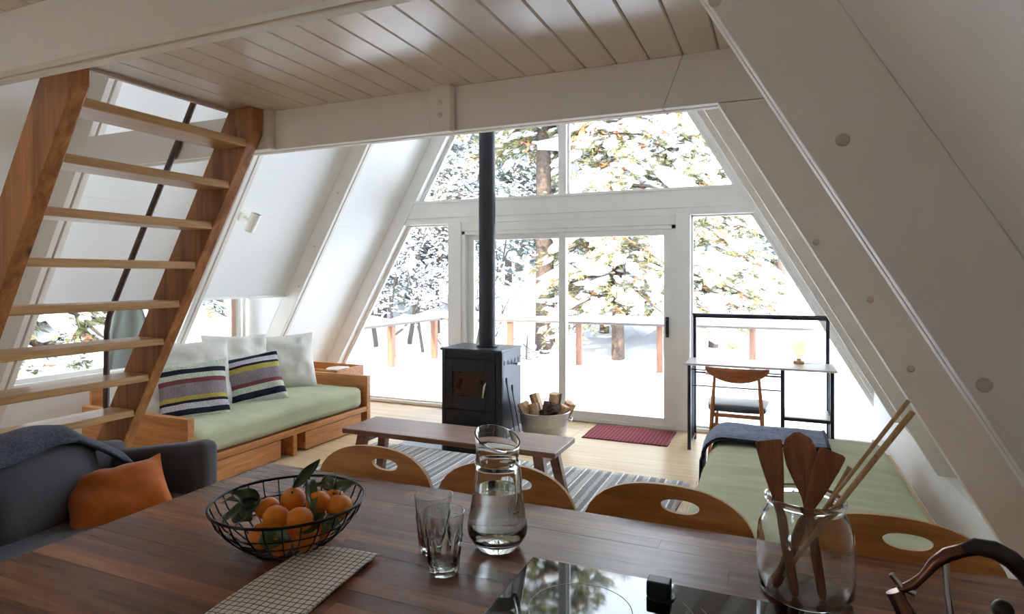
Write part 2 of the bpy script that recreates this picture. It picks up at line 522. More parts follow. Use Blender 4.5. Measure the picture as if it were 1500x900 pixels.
# left window bay
bay = MB()
bay.box(BAYX - .1, BAYX, BAY0 - .06, BAY1 + .06, 0, .70)
bay.box(BAYX - .1, BAYX, BAY0 - .06, BAY1 + .06, 1.40, 1.56)
bay.box(BAYX - .1, -4.64, BAY0 - .06, BAY1 + .06, 1.50, 1.60)
bw = bay.build('wall_bay', M['panel'])
tag(bw, 'white walls of the window bay behind the daybed', kind='structure')
for y0, y1 in ((BAY0 - .07, BAY0 - .02), (BAY1 + .005, BAY1 + .055)):
    MB().prism([(BAYX - .1, 0), (xl(0, DZ - .1), 0), (xl(1.56, DZ - .1), 1.56), (BAYX - .1, 1.56)], 'y', y0, y1).build('cheek_panel', M['panel'], bw)
MB().box(xl(LIP, DZ) - .012, xl(LIP, DZ) + .022, BAY0, BAY1, LIP - .012, LIP + .012).build('lip_trim', M['trim'], bw, bevel=.003)
w5 = thing('window_5', 'low bay window looking out on snowy trees behind the daybed', None, kind='structure')
MB().box(BAYX - .03, BAYX + .07, BAY0 + .01, BAY1, .675, .705).build('window_sill', M['trim'], w5, bevel=.004)
for y in (BAY0 + .045, 3.70, BAY1 - .10):
    MB().box(BAYX - .06, BAYX + .012, y - .022, y + .022, .70, 1.44).build('mullion', M['trim'], w5, bevel=.003)
MB().box(BAYX - .06, BAYX + .012, BAY0 + .02, BAY1 - .06, .705, .735).build('frame_rail', M['trim'], w5, bevel=.003)
MB().box(BAYX - .06, BAYX + .012, BAY0 + .02, BAY1 - .06, 1.39, 1.44).build('frame_rail', M['trim'], w5, bevel=.003)
MB().box(BAYX - .085, BAYX - .02, BAY1 - .17, BAY1 - .122, .70, 1.44).build('exterior_trim', M['pinkwood'], w5)
MB().box(BAYX, BAYX + .015, BAY1 - .062, BAY1 - .02, .70, 1.46).build('casing', M['trim'], w5, bevel=.003)
for y0, y1 in ((BAY0 + .06, 3.68), (3.72, BAY1 - .12)):
    MB().box(BAYX - .032, BAYX - .026, y0, y1, .73, 1.40).build('pane', M['pane'], w5)

# far gable : frame members
gw = thing('wall_far', 'white glazed gable wall with posts and header', None, kind='structure')
for side in (-1, 1):
    MB().prism(slope_poly(side, 0.0, A0 - .02, 0, DZ), 'y', YF, 6.24).build('gable_rafter', M['trim'], gw, bevel=.004)
    MB().prism(slope_poly(side, 0.0, A0 - .02, -.045, 0), 'y', 6.195, 6.245).build('glazing_bead', M['trim'], gw, bevel=.002)
def mem(name, x0, x1, z0, z1, y0=YF + .012, y1=6.24, m='trim', parent=gw, bv=.004):
    return MB().box(x0, x1, y0, y1, z0, z1).build(name, M[m], parent, bevel=bv)
def hslope(name, z0, z1, y0, y1, m='trim', parent=gw, off=0.0):
    return MB().prism([(xl(z0, off), z0), (xr(z0, off), z0), (xr(z1, off), z1), (xl(z1, off), z1)], 'y', y0, y1).build(name, M[m], parent, bevel=.003)
hslope('header_beam', 2.165, 2.335, YF + .006, 6.24)
hslope('header_sill', 2.335, 2.362, YF - .006, 6.24, 'trim')
hslope('header_trim', 2.095, 2.165, YF + .016, 6.24)
mem('post', -3.405, -3.24, 0, 2.12)
mem('post', -.885, -.75, 0, 2.12)
mem('door_head', -3.24, -.885, 2.005, 2.10, YF + .022, 6.24)
MB().prism([(xl(0), 0), (-3.405, 0), (-3.405, .03), (xl(.03), .03)], 'y', YF + .05, 6.26).build('window_sill', M['trim'], gw, bevel=.003)
MB().prism([(-.75, 0), (xr(0), 0), (xr(.03), .03), (-.75, .03)], 'y', YF + .05, 6.26).build('window_sill', M['trim'], gw, bevel=.003)
mem('mullion', -2.098, -2.012, 2.362, A0 - .2, YF + .04, 6.24)

def window(n, label, poly, y=6.222, fr=None):
    w = thing('window_%d' % n, label, None, kind='structure')
    cx = sum(p[0] for p in poly) / len(poly); cz = sum(p[1] for p in poly) / len(poly)
    k = len(poly)
    MB().prism(poly, 'y', y - .003, y + .003).build('pane', M['pane'], w)
    for i in range(k):
        a, b = Vector((poly[i][0], y, poly[i][1])), Vector((poly[(i + 1) % k][0], y, poly[(i + 1) % k][1]))
        n_ = (b - a).normalized().cross(Vector((0, 1, 0)))
        if n_.dot(Vector((cx, y, cz)) - a) < 0: n_ = -n_
        MB().bar(a + n_ * .008, b + n_ * .008, .036, .016, up=n_).build('frame_bead', M['trim'], w)
    return w
bd = -.045
window(1, 'tall slanted window pane beside the daybed end', [(xl(.03, bd), .03), (-3.405, .03), (-3.405, 2.095), (xl(2.095, bd), 2.095)])
window(2, 'tall slanted window pane behind the metal desk', [(-.75, .03), (xr(.03, bd), .03), (xr(2.095, bd), 2.095), (-.75, 2.095)])
window(3, 'upper gable pane behind the black flue pipe', [(xl(2.362, bd), 2.362), (-2.098, 2.362), (-2.098, 5.2), (xl(5.2, bd), 5.2)])
window(4, 'upper gable pane above the closed sliding door panel', [(-2.012, 2.362), (xr(2.362, bd), 2.362), (xr(5.2, bd), 5.2), (-2.012, 5.2)])

# sliding door
d1 = thing('door_1', 'white framed sliding glass door to the snowy deck', None, kind='structure')
mem('door_frame', -3.24, -3.195, 0, 2.005, YF + .03, 6.26, 'trim', d1)
mem('door_frame', -.93, -.885, 0, 2.005, YF + .03, 6.26, 'trim', d1)
mem('door_frame', -3.24, -.885, 1.965, 2.005, YF + .03, 6.26, 'trim', d1)
mem('threshold', -3.24, -.885, 0, .035, YF + .02, 6.27, 'trim', d1)
def slider(x0, x1, y0, y1):
    p = MB().box(x0, x0 + .075, y0, y1, .035, 1.965)
    p.box(x1 - .075, x1, y0, y1, .035, 1.965)
    p.box(x0 + .075, x1 - .075, y0, y1, .035, .10)
    p.box(x0 + .075, x1 - .075, y0, y1, 1.905, 1.965)
    q = p.build('sash', M['trim'], d1, bevel=.003)
    MB().box(x0 + .07, x1 - .07, (y0 + y1) / 2 - .004, (y0 + y1) / 2 + .004, .09, 1.91).build('pane', M['pane'], q)
    return q
slider(-3.195, -2.02, 6.195, 6.235)
s2 = slider(-2.095, -.93, 6.145, 6.185)
hb = MB().box(-.985, -.955, 6.132, 6.147, .90, 1.10)
hb.tube([(-.97, 6.135, .92), (-.97, 6.10, .935), (-.97, 6.088, .965), (-.97, 6.088, 1.035), (-.97, 6.10, 1.065), (-.97, 6.135, 1.08)], .010, 8)
hb.build('handle', M['deskmetal'], s2, bevel=.002)

# near gable, behind the kitchen
WX0, WX1, WZ0, WZ1 = -3.50, -2.62, 1.00, 1.90  # unseen window opening, added behind the camera to let fill light in
ng = MB()
ng.prism([(-5.6, -.2), (1.4, -.2), (1.4, WZ0), (-5.6, WZ0)], 'y', YN - .12, YN)
ng.prism([(xl(WZ0, .5), WZ0), (WX0, WZ0), (WX0, WZ1), (xl(WZ1, .5), WZ1)], 'y', YN - .12, YN)
ng.prism([(WX1, WZ0), (xr(WZ0, .5), WZ0), (xr(WZ1, .5), WZ1), (WX1, WZ1)], 'y', YN - .12, YN)
ng.prism([(xl(WZ1, .5), WZ1), (xr(WZ1, .5), WZ1), (XC, A0 + .5)], 'y', YN - .12, YN)
n_ = ng.build('wall_near', M['panel'])
tag(n_, 'white kitchen gable wall with an added fill-light window', kind='structure')
w6 = thing('window_6', 'unseen kitchen window added in the near gable wall for fill light', None, kind='structure')
MB().box(WX0, WX1, YN - .064, YN - .058, WZ0, WZ1).build('pane', M['pane'], w6)
for a in ((WX0, WX0 + .05, WZ0, WZ1), (WX1 - .05, WX1, WZ0, WZ1), (WX0 + .05, WX1 - .05, WZ0, WZ0 + .05), (WX0 + .05, WX1 - .05, WZ1 - .05, WZ1)):
    MB().box(a[0], a[1], YN - .09, YN - .02, a[2], a[3]).build('frame', M['trim'], w6, bevel=.003)
rg = MB().box(XC - .13, XC + .13, YN - .12, 6.34, A0 + .08, A0 + .50).build('ridge_light_block', M['beam'])  # added out of view to close the ridge gap against leaking sun
tag(rg, 'unseen block added along the ridge to keep sun from leaking between the roof slopes', kind='structure')

# ------------------------------------------------------------------ loft: beams and ceiling boards
CZ = 2.349
def beam(y, z0, z1, label, near_poly=None):
    t = thing('loft_beam', label, None, kind='structure')
    xa, xb = xl(z0) - .06, xr(z0)
    poly = [(xl(z0), z0), (xr(z0), z0), (xr(z1), z1), (xl(z1), z1)]
    MB().prism(near_poly or poly, 'y', y, y + .038).build('plank', M['beam'], t, bevel=.003)
    MB().prism(poly, 'y', y + .052, y + .09).build('plank', M['beam'], t, bevel=.003)
    MB().prism([(p[0], p[1] + (.02 if p[1] < (z0 + z1) / 2 else 0)) for p in poly], 'y', y + .037, y + .053).build('spacer', M['beam'], t)
    return t
fb = beam(2.42, 2.151, CZ, 'painted loft beam with bolted blocks across the room',
          [(xl(2.151), 2.151), (-.40, 2.151), (-.325, CZ), (xl(CZ), CZ)])
MB().prism([(-.398, 2.151), (xr(2.151, DZ), 2.151), (xr(CZ, DZ), CZ), (-.323, CZ)], 'y', 2.419, 2.458).build('gusset', M['beam'], fb, bevel=.002)
for x0, x1, z0 in ((-2.466, -2.356, 2.146), (-1.417, -1.313, 2.140)):
    b = MB().box(x0, x1, 2.374, 2.42, z0, CZ - .001).build('block', M['beam'], fb, bevel=.003)
    for k in range(2):
        bo = bpy.data.objects.new('bolt', bolt); link(bo, b); bo.location = (x0 + .055, 2.374, z0 + .075 + k * .055)
beam(1.17, 2.158, CZ, 'painted loft beam above the kitchen table')
beam(-.05, 2.158, CZ, 'painted loft beam above the camera side of the kitchen')
ce = MB().box(-2.60, xr(CZ, DZ) + .02, YN, 2.51, CZ + .018, CZ + .05).build('ceiling', M['board'])
tag(ce, 'painted board ceiling under the loft', kind='structure')
e = [-.325 - .129 * k for k in range(18)]
e = [-.14, -.195] + e
x_prev = None
for k in range(len(e) - 1):
    x1, x0 = e[k], max(e[k + 1], -2.60)
    if x1 - x0 < .02: continue
    g = .0035
    poly = [(x0 + g * 1.8, CZ), (x1 - g * 1.8, CZ), (x1 - g * .4, CZ + .006), (x1 - g * .4, CZ + .018), (x0 + g * .4, CZ + .018), (x0 + g * .4, CZ + .006)]
    MB().prism(poly, 'y', YN, 2.505).build('ceiling_board', M['board'], ce)
MB().box(-2.625, -2.60, 1.26, 2.42, CZ + .002, CZ + .06).build('opening_trim', M['board'], ce, bevel=.002)

# ------------------------------------------------------------------ stairs
st = thing('ladder_stair', 'open-tread fir ladder stair climbing to the loft', 'stairs', (-3.4, 1.9, 0))
def st_poly(zt):
    return [((0 - 6.33) / 1.72, 0), (-2.39, 6.33 - 1.72 * 2.39), (-2.39, zt), ((zt - 6.72) / 1.72, zt), ((0 - 6.72) / 1.72, 0)]
off = Matrix.Translation((3.4, -1.9, 0))
for y0, y1 in ((1.452, 1.515), (2.30, 2.368)):
    MB().prism(st_poly(CZ - .002), 'y', y0, y1).xf(off).build('stringer', M['fir'], st, bevel=.006)
for n in range(11):
    zc = 2.168 - .2035 * n
    fxx = (zc - 6.33) / 1.72 - .008
    MB().box(fxx - .195, fxx, 1.508, 2.306, zc - .019, zc + .019).xf(off).build('tread', M['tread'], st, bevel=.006)
hr = thing('handrail', 'dark bronze pipe handrail beside the ladder stair', 'handrail', (-3.63, 2.40, 0))
pp = [(-2.35, 2.40, 3.40), (-2.92, 2.40, 2.44), (-3.575, 2.40, 1.335), (-3.615, 2.40, 1.26), (-3.635, 2.40, 1.17), (-3.64, 2.40, .7), (-3.64, 2.40, .012)]
MB().tube(pp, .0165, 12).xf(Matrix.Translation((3.63, -2.40, 0))).build('pipe', M['rail_pipe'], hr, smooth=True)
MB().lathe([(0, 0), (.04, 0), (.04, .006), (.02, .012), (0, .012)], 16).xf(Matrix.Translation((-.01, 0, 0))).build('floor_flange', M['rail_pipe'], hr, smooth=False)
MB().bar((-2.66 + 3.63, -.035, 2.50), (-2.66 + 3.63, .0, 2.88), .02, .012).build('bracket', M['rail_pipe'], hr)

# spot light on the left slope
zsp = 2.02
xsp = xl(zsp, DZ); ysp = 3.97
nrm = Vector((SL, 0, -1)).normalized()
sp = thing('wall_spotlight', 'small white cylinder spotlight on the sloping wall', 'lamp', (xsp, ysp, zsp))
Rm = nrm.to_track_quat('Z', 'Y').to_matrix().to_4x4()
MB().box(-.05, .05, -.04, .04, 0, .018).xf(Rm).build('mount_plate', M['lampwhite'], sp, bevel=.004)
pe = nrm * .085
MB().tube([nrm * .015, nrm * .05, pe], .011, 10).build('arm', M['lampwhite'], sp, smooth=True)
ax = Vector((.42, .10, .90)).normalized()
Rc = Matrix.Translation(nrm * .12) @ ax.to_track_quat('Z', 'Y').to_matrix().to_4x4()
MB().lathe([(0, -.085), (.038, -.085), (.042, -.078), (.042, .085), (.039, .085), (.037, .02), (0, .02)], 28).xf(Rc).build('shade', M['lampwhite'], sp, smooth=False)
MB().lathe([(0, .021), (.0365, .021), (.0365, .078), (.036, .078), (.036, .024), (0, .024)], 28).xf(Rc).build('shade_lining', M['lampblack'], sp)

# ------------------------------------------------------------------ outdoors: snow, deck, railing
rs = np.random.RandomState(5)
def terrain(x, y):
    h = -0.75 + 0.0 * x
    h = h + np.maximum(0, y - 10.0) * 0.068
    h = h + np.maximum(0, -x - 7.0) * 0.06
    h = h + 0.18 * np.sin(x * .35 + 1) * np.cos(y * .27) + 0.10 * np.sin(x * .9 + y * .7)
    return h
def terrain1(x, y): return float(terrain(np.array(x), np.array(y)))
def np_grid(x0, x1, nx, y0, y1, ny, fn):
    X, Y = np.meshgrid(np.linspace(x0, x1, nx), np.linspace(y0, y1, ny))
    V = np.stack([X, Y, fn(X, Y)], -1).reshape(-1, 3)
    i = np.arange(nx - 1)[None, :] + np.arange(ny - 1)[:, None] * nx
    i = i.ravel()
    return V, np.stack([i, i + 1, i + nx + 1, i + nx], 1)
V, Fq = np_grid(-60, 50, 150, -40, 90, 170, terrain)
gs = bpy.data.objects.new('snow_ground', np_mesh('snow_ground', V, Fq, M['snow'], True)); link(gs)
tag(gs, 'deep snow covering the ground around the cabin', 'snow', kind='stuff')

dk = MB().box(-5.75, 2.6, 6.30, 9.80, -.42, -.12).build('deck', M['post'])
tag(dk, 'wooden deck platform buried under snow', kind='structure')
def decksnow(X, Y):
    h = .015 + .05 * np.sin(X * 1.1 + .5) * np.sin(Y * .9) + .02 * np.sin(X * 3.1 + Y * 2.3) + .02 * np.clip(Y - 7, 0, 3)
    e = np.minimum(np.minimum(X + 5.85, 2.7 - X), 9.95 - Y)
    h = h - .25 * np.clip(1 - e / .18, 0, 1) ** 2
    return h - .05 * np.clip((6.6 - Y) / .3, 0, 1)
V, Fq = np_grid(-5.85, 2.7, 110, 6.36, 9.95, 60, decksnow)
V2 = V.copy(); V2[:, 2] = -.12
n0 = len(V)
me = np_mesh('deck_snow', V, Fq, M['snow'], True)
ds = bpy.data.objects.new('deck_snow', me); link(ds)
sm = ds.modifiers.new('thick', 'SOLIDIFY'); sm.thickness = .12; sm.offset = -1
tag(ds, 'smooth untouched snow layer lying on the deck', 'snow', kind='stuff')

ra = thing('deck_railing', 'wooden deck railing with square posts and snow on its cap', 'railing', (-1.5, 9.6, 0))
mv = Matrix.Translation((1.5, -9.6, 0))
pmesh = MB().box(-.045, .045, -.045, .045, -.5, .735).mesh('post', M['post'])
posts = [(-5.52, 8.10), (-5.42, 9.25), (-4.12, 9.55), (-2.92, 9.60), (-1.63, 9.62), (-.30, 9.62), (1.0, 9.62), (2.3, 9.62), (-5.52, 6.9)]
for (x, y) in posts:
    p = bpy.data.objects.new('post', pmesh); link(p, ra); p.location = (x + 1.5, y - 9.6, 0)
MB().bar((-5.52, 9.50, .755), (2.6, 9.64, .755), .15, .04).xf(mv).build('cap_rail', M['caprail'], ra, bevel=.004)
MB().bar((-5.52, 6.5, .755), (-5.45, 9.50, .755), .15, .04).xf(mv).build('cap_rail', M['caprail'], ra, bevel=.004)
def railsnow(p0, p1, h, name, label):
    p0 = Vector(p0); p1 = Vector(p1); d = p1 - p0; L = d.length; d.normalize(); s = d.cross(Vector((0, 0, 1)))
    n = int(L / .09)
    def fn(u, v):
        t = v
        hh = h * (.8 + .35 * math.sin(t * L * 2.1 + 1) * math.sin(t * L * .9) + .12 * math.sin(t * L * 7.3))
        hh = max(.03, hh)
        a = PI * 2 * u
        w = .088 + .012 * math.sin(t * L * 4.0)
        ca, sa = math.cos(a), math.sin(a)
        cz = (abs(sa) ** .7) * (1 if sa > 0 else 0)
        k = 1 if 0 < v < 1 else .4
        return p0 + d * (t * L) + s * (w * math.copysign(abs(ca) ** .6, ca) * k) + Vector((0, 0, cz * hh * k))
    o = MB().grid(fn, 16, n, close_u=True).build(name, M['snow'], None, True)
    return tag(o, label, 'snow', kind='stuff')
railsnow((-5.50, 9.50, .774), (2.6, 9.64, .774), .115, 'rail_snow', 'ridge of snow lying on the far deck railing')
railsnow((-5.52, 6.5, .774), (-5.45, 9.50, .774), .16, 'rail_snow', 'thick snow cap on the side deck railing')

# ------------------------------------------------------------------ outdoors: trees
ICO = None
def ico_np():
    t = (1 + 5 ** .5) / 2
    v = np.array([(-1, t, 0), (1, t, 0), (-1, -t, 0), (1, -t, 0), (0, -1, t), (0, 1, t), (0, -1, -t), (0, 1, -t), (t, 0, -1), (t, 0, 1), (-t, 0, -1), (-t, 0, 1)], float)
    v /= np.linalg.norm(v[0])
    f = np.array([(0, 11, 5), (0, 5, 1), (0, 1, 7), (0, 7, 10), (0, 10, 11), (1, 5, 9), (5, 11, 4), (11, 10, 2), (10, 7, 6), (7, 1, 8), (3, 9, 4), (3, 4, 2), (3, 2, 6), (3, 6, 8), (3, 8, 9), (4, 9, 5), (2, 4, 11), (6, 2, 10), (8, 6, 7), (9, 8, 1)])
    return v, f
IV, IF = ico_np()
def blobs(centers, sizes, R, dirs=None):
    """low snow lumps: centers (n,3), sizes (n,3), long axis along dirs"""
    n = len(centers)
    v = IV[None] * sizes[:, None, :] * (1 + R.uniform(-.3, .3, (n, 12, 1)))
    if dirs is not None:
        d = dirs / (np.linalg.norm(dirs, axis=1)[:, None] + 1e-9)
        s_ = np.stack([-d[:, 1], d[:, 0], 0 * d[:, 0]], 1); s_ /= np.linalg.norm(s_, axis=1)[:, None] + 1e-9
        u_ = np.cross(d, s_)
        v = v[..., 0:1] * d[:, None] + v[..., 1:2] * s_[:, None] + v[..., 2:3] * u_[:, None]
    v = v + centers[:, None, :]
    f = IF[None] + (np.arange(n) * 12)[:, None, None]
    return v.reshape(-1, 3), f.reshape(-1, 3)
def sprays(centers, length, width, R, droop=-.25, out=None, k=8):
    """k thin needle tufts (pointed blades) round each center"""
    n = len(centers)
    c = np.repeat(centers, k, 0)
    d = R.normal(size=(n * k, 3)); d[:, 2] = d[:, 2] * .5 + droop
    if out is not None: d += np.repeat(out, k, 0) * 1.2
    d /= np.linalg.norm(d, axis=1)[:, None]
    s = np.cross(d, R.normal(size=(n * k, 3))); s /= np.linalg.norm(s, axis=1)[:, None] + 1e-9
    L = length * R.uniform(.5, 1.3, (n * k, 1)); w = width * R.uniform(.6, 1.3, (n * k, 1))
    a = c + R.normal(scale=length * .25, size=c.shape)
    v = np.stack([a, a + d * L * .5 + s * w, a + d * L, a + d * L * .5 - s * w], 1)
    f = np.arange(n * k * 4).reshape(-1, 4)
    return v.reshape(-1, 3), f

def conifer(seed, H, spread, nb, start=.12, needle='needle', brown=0.0, snowy=1.0, tuft=.16, lump=.13):
    """returns list of (part name, mesh)"""
    R = np.random.RandomState(seed)
    r0 = H * .014 + .05
    tr = MB()
    pts = [(R.normal() * .03 * i * .3, R.normal() * .03 * i * .3, H * i / 9) for i in range(10)]
    tr.tube([(pts[0][0], pts[0][1], -.6)] + pts, [r0 * 1.25] + [r0 * (1 - .93 * i / 9) for i in range(10)], 9)
    parts = [('trunk', tr.mesh('trunk', M['trunk'], True))]
    br = MB(); cs = []; outs = []; sn = []; ss = []; sd_ = []
    for b in range(nb):
        t = start + (1 - start) * (b + R.uniform()) / nb
        z = H * t
        a = b * 2.399 + R.normal() * .5
        L = spread * (1 - t) ** .75 * R.uniform(.65, 1.15) + .15
        d = np.array([math.cos(a), math.sin(a), 0])
        px, py = pts[min(9, int(t * 9))][:2]
        m = max(4, int(L / .17))
        path = []
        for i in range(m + 1):
            u = i / m
            p = np.array([px, py, z]) + d * L * u + np.array([0, 0, L * (.12 * u - .42 * u * u)])
            p[:2] += R.normal(size=2) * .03
            path.append(p)
            if i == 0: continue
            for q in range(2 if L > .6 else 1):
                sd = np.array([-d[1], d[0], 0]) * R.normal() * .32 * L * (1 - .5 * u) * .55
                c = p + sd + np.array([0, 0, R.normal() * .04])
                cs.append(c); outs.append(d * .7 + sd * .8)
                for q2 in range(2):
                    if R.uniform() > snowy: continue
                    sn.append(c + np.array([0, 0, .035]) + R.normal(size=3) * np.array([.09, .09, .03]))
                    sc = lump * math.exp(R.normal() * .45) * .72
                    ss.append([sc * R.uniform(1.0, 1.9), sc * R.uniform(.6, 1.0), sc * R.uniform(.35, .55)])
                    sd_.append(d * 1.0 + sd * 1.5 + np.array([0, 0, .12 - .7 * u + R.normal() * .25]))
        br.tube([tuple(p) for p in path[::2]], [.012 + .03 * L * (1 - i / max(1, len(path[::2]) - 1)) * .4 for i in range(len(path[::2]))], 5, caps=False)
    parts.append(('branches', br.mesh('branches', M['twig'], True, fix=False)))
    cs = np.array(cs); outs = np.array(outs)
    if brown > 0:
        mk = R.uniform(size=len(cs)) < brown
        v, f = sprays(cs[mk], tuft, tuft * .16, R, out=outs[mk], k=9)
        parts.append(('orange_needles', np_mesh('orange_needles', v, f, M['rust_needle'])))
        cs, outs = cs[~mk], outs[~mk]
    v, f = sprays(cs, tuft, tuft * .12, R, out=outs, k=16)
    parts.append(('needles', np_mesh('needles', v, f, M[needle])))
    v, f = blobs(np.array(sn), np.array(ss), R, np.array(sd_))
    parts.append(('snow_load', np_mesh('snow_load', v, f, M['snow'], True)))
    return parts

def bare_tree(seed, H, thick=.045, depth=5, spread=.62, snow=True):
    R = np.random.RandomState(seed)
    br = MB(); sn = []; ss = []
    def grow(p, d, L, r, k):
        n = 4; path = [p]
        for i in range(n):
            d = d + R.normal(size=3) * .13 + np.array([0, 0, -.02 if k < depth - 1 else .05]); d /= np.linalg.norm(d)
            path.append(path[-1] + d * L / n)
            if snow and k < depth and R.uniform() < .75 and abs(d[2]) < .85:
                sn.append(path[-1] + np.array([0, 0, r * .9 + .008])); ss.append([L / n * .5, L / n * .22 + r, r * .7 + .014])
        br.tube([tuple(q) for q in path], [r * (1 - .4 * i / n) for i in range(n + 1)], 5 if k < depth - 1 else 7, caps=False)
        if k == 0: return
        for c in range(3 if k > 1 else 2):
            q = path[R.randint(2, n + 1)]
            nd = d + R.normal(size=3) * spread; nd /= np.linalg.norm(nd)
            grow(q, nd, L * R.uniform(.55, .8), r * .6, k - 1)
    grow(np.array([0, 0, -.4]), np.array([.1, .05, 1.0]), H * .38, thick, depth)
    parts = [('branches', br.mesh('branches', M['twig'], True, fix=False))]
    if sn:
        v, f = blobs(np.array(sn), np.array(ss), R)
        parts.append(('snow_load', np_mesh('snow_load', v, f, M['snow'], True)))
    return parts

KINDS = {
    'young':  conifer(11, 6.4, 2.1, 120, .17, 'needle', .24, .36, .15, .15),
    'young2': conifer(12, 7.6, 2.4, 135, .15, 'needle', .18, .36, .15, .16),
    'mid':    conifer(13, 10.5, 2.9, 170, .16, 'needle2', .04, .36, .17, .14),
    'mid2':   conifer(17, 12.0, 2.6, 170, .12, 'needle2', .0, .36, .19, .15),
    'tall':   conifer(14, 15.5, 3.0, 170, .34, 'needle', .06, .36, .21, .15),
    'bare':   bare_tree(21, 5.2, .05, 5),
    'shrub':  bare_tree(22, 2.6, .022, 4, .8),
}
TREES = []
def tree(kind, x, y, label, s=1.0, rz=0.0, group=None, cat='tree', name=None):
    t = thing(name or {'young': 'snowy_conifer', 'young2': 'snowy_conifer', 'mid': 'forest_conifer', 'mid2': 'forest_conifer', 'tall': 'tall_pine', 'bare': 'bare_tree', 'shrub': 'bare_shrub'}[kind],
              label, cat, (x, y, terrain1(x, y) - .05), rz, group)
    t.scale = (s, s, s)
    if label is None:
        q = x / y
        where = 'through the slanted window beside the daybed' if q < -0.551 else 'behind the black flue pipe' if q < -0.345 else 'over the closed sliding door panel' if q < -0.134 else 'through the window behind the desk'
        look = {'mid': 'bushy snowy forest conifer seen ', 'mid2': 'slender grey-green forest conifer seen ', 'tall': 'tall forest pine with high crown seen '}[kind]
        t['label'] = look + where; t['group'] = 'forest trees ' + where + ' ' + kind
    for nm, me in KINDS[kind]:
        o = bpy.data.objects.new(nm, me); link(o, t)
        if nm not in ('trunk',): o['kind'] = 'stuff'
    TREES.append((x, y))
    return t
NEAR = 'snowy sunlit conifer with sun-tinted orange needles behind the deck railing'
for (x, y, k, s, rz) in [(-3.33, 14.0, 'young2', 1.0, 0), (-2.32, 15.5, 'young', 1.05, 1.2), (-4.57, 17.5, 'young', 1.05, 2.2), (-3.66, 19.5, 'young2', 1.15, 3.0),
                          (-1.49, 17.0, 'young', .95, 4.0), (-2.83, 22.0, 'young2', 1.2, 5.0)]:
    tree(k, x, y, NEAR if k == 'young' else 'taller sunlit conifer with thick snow clumps behind the deck railing', s, rz, 'sunlit conifers behind the deck ' + k)
tree('tall', -5.33, 14.6, 'tall pine with a thick bare grey trunk seen through the sliding door', 1.0, .5)
SIDE = 'dense snow-laden conifer beyond the side railing of the deck'
for (x, y, k, s, rz) in [(-11.31, 19, 'mid', .9, 1.0), (-11.94, 17.0, 'mid2', .72, 2.0), (-12.8, 20.0, 'mid2', .9, 3.0), (-11.21, 14.0, 'mid', .8, 4.0), (-11.97, 22, 'mid', 1, .4), (-13.95, 19, 'mid', 1, 2.4)]:
    tree(k, x, y, SIDE if k == 'mid' else 'slender grey-green conifer beyond the side railing of the deck', s, rz, 'conifers beside the deck ' + k)
BARE = 'bare snow-dusted tree with crossing branches beside the deck'
for (x, y, k, s, rz) in [(-7.87, 11.6, 'bare', .9, .3), (-7.56, 12.4, 'bare', .85, 2.1), (-6.26, 11.2, 'bare', .7, 4.0), (-5.89, 12.6, 'bare', .75, 1.0), (-5.3, 13.2, 'shrub', 1.2, 3.0), (-8.45, 13.2, 'bare', 1.35, 5.0), (-9.09, 12.6, 'bare', 1.3, .9), (-8.31, 14.5, 'bare', 1.5, 2.9), (-6.93, 14.0, 'bare', 1.25, 4.4)]:
    tree(k, x, y, BARE if s < 1.1 else 'tall bare tree with snow-lined limbs rising above the side railing', s, rz, 'bare trees beside the deck' if s < 1.1 else 'tall bare trees beside the deck')
tree('shrub', 0.61, 20, 'thin bare sapling alone on the open snow slope', .8, 1.0)
FAR = 'tall snow-covered conifer in the distant forest'
R_ = random.Random(3)
for (x, y, k, s) in [(-13.86, 28, 'mid2', 1), (-13.47, 31, 'mid', 1.1), (-17.41, 30, 'tall', .95), (-18.78, 28, 'mid2', 1.1), (-22.52, 30, 'tall', 1), (-23.01, 27, 'mid', 1.1), (-10.77, 33, 'mid2', 1.15),
                      (-8.01, 30, 'tall', .95), (-7.13, 34, 'mid', 1.2), (-4.98, 31, 'mid2', 1.1), (-4.08, 36, 'tall', 1), (-2.47, 34, 'mid2', 1.0), (-1.27, 38, 'mid', 1.15), (-0.0, 37, 'mid2', 1.1),
                      (0.31, 33, 'tall', .8), (1.83, 44, 'mid', 1.2), (3.75, 46, 'mid2', 1.2), (5.66, 44, 'tall', 1), (-16.59, 40, 'tall', 1.15), (-12.7, 42, 'mid2', 1.4), (-7.78, 44, 'mid', 1.5), (-3.72, 45, 'mid2', 1.4),
                      (-22.05, 40, 'mid2', 1.4), (-26.88, 42, 'mid', 1.4), (-22.45, 48, 'mid', 1.7), (-0.71, 50, 'mid2', 1.6), (-12.67, 52, 'mid2', 1.8), (-7.24, 54, 'tall', 1.4), (-17.55, 50, 'tall', 1.4), (-33.05, 45, 'tall', 1.3)]:
    tree(k, x, y, None, s, R_.uniform(0, 6.28))
BAYT = 'snowy conifer outside the low bay window'
for (x, y, k, s) in [(-9.2, 3.4, 'young', 1.0), (-9.8, 5.4, 'young2', 1.0), (-10.4, 7.6, 'mid', .8), (-11.0, 2.6, 'mid2', .8), (-12.4, 5.0, 'mid', 1), (-13.6, 7.4, 'tall', .8), (-13.5, 3.2, 'mid2', 1), (-16, 6, 'mid', 1.2), (-17, 9.5, 'mid2', 1.2), (-16.5, 3.4, 'mid2', 1.2)]:
    tree(k, x, y, {'young': 'short snowy conifer just outside the low bay window', 'young2': 'dense snowy conifer with sun-tinted orange needles just outside the bay window', 'mid': 'bushy snowy conifer further back outside the bay window', 'mid2': 'slender grey-green conifer outside the bay window', 'tall': 'high-crowned pine further back outside the bay window'}[k], s, R_.uniform(0, 6.28), 'conifers outside the bay window ' + k)
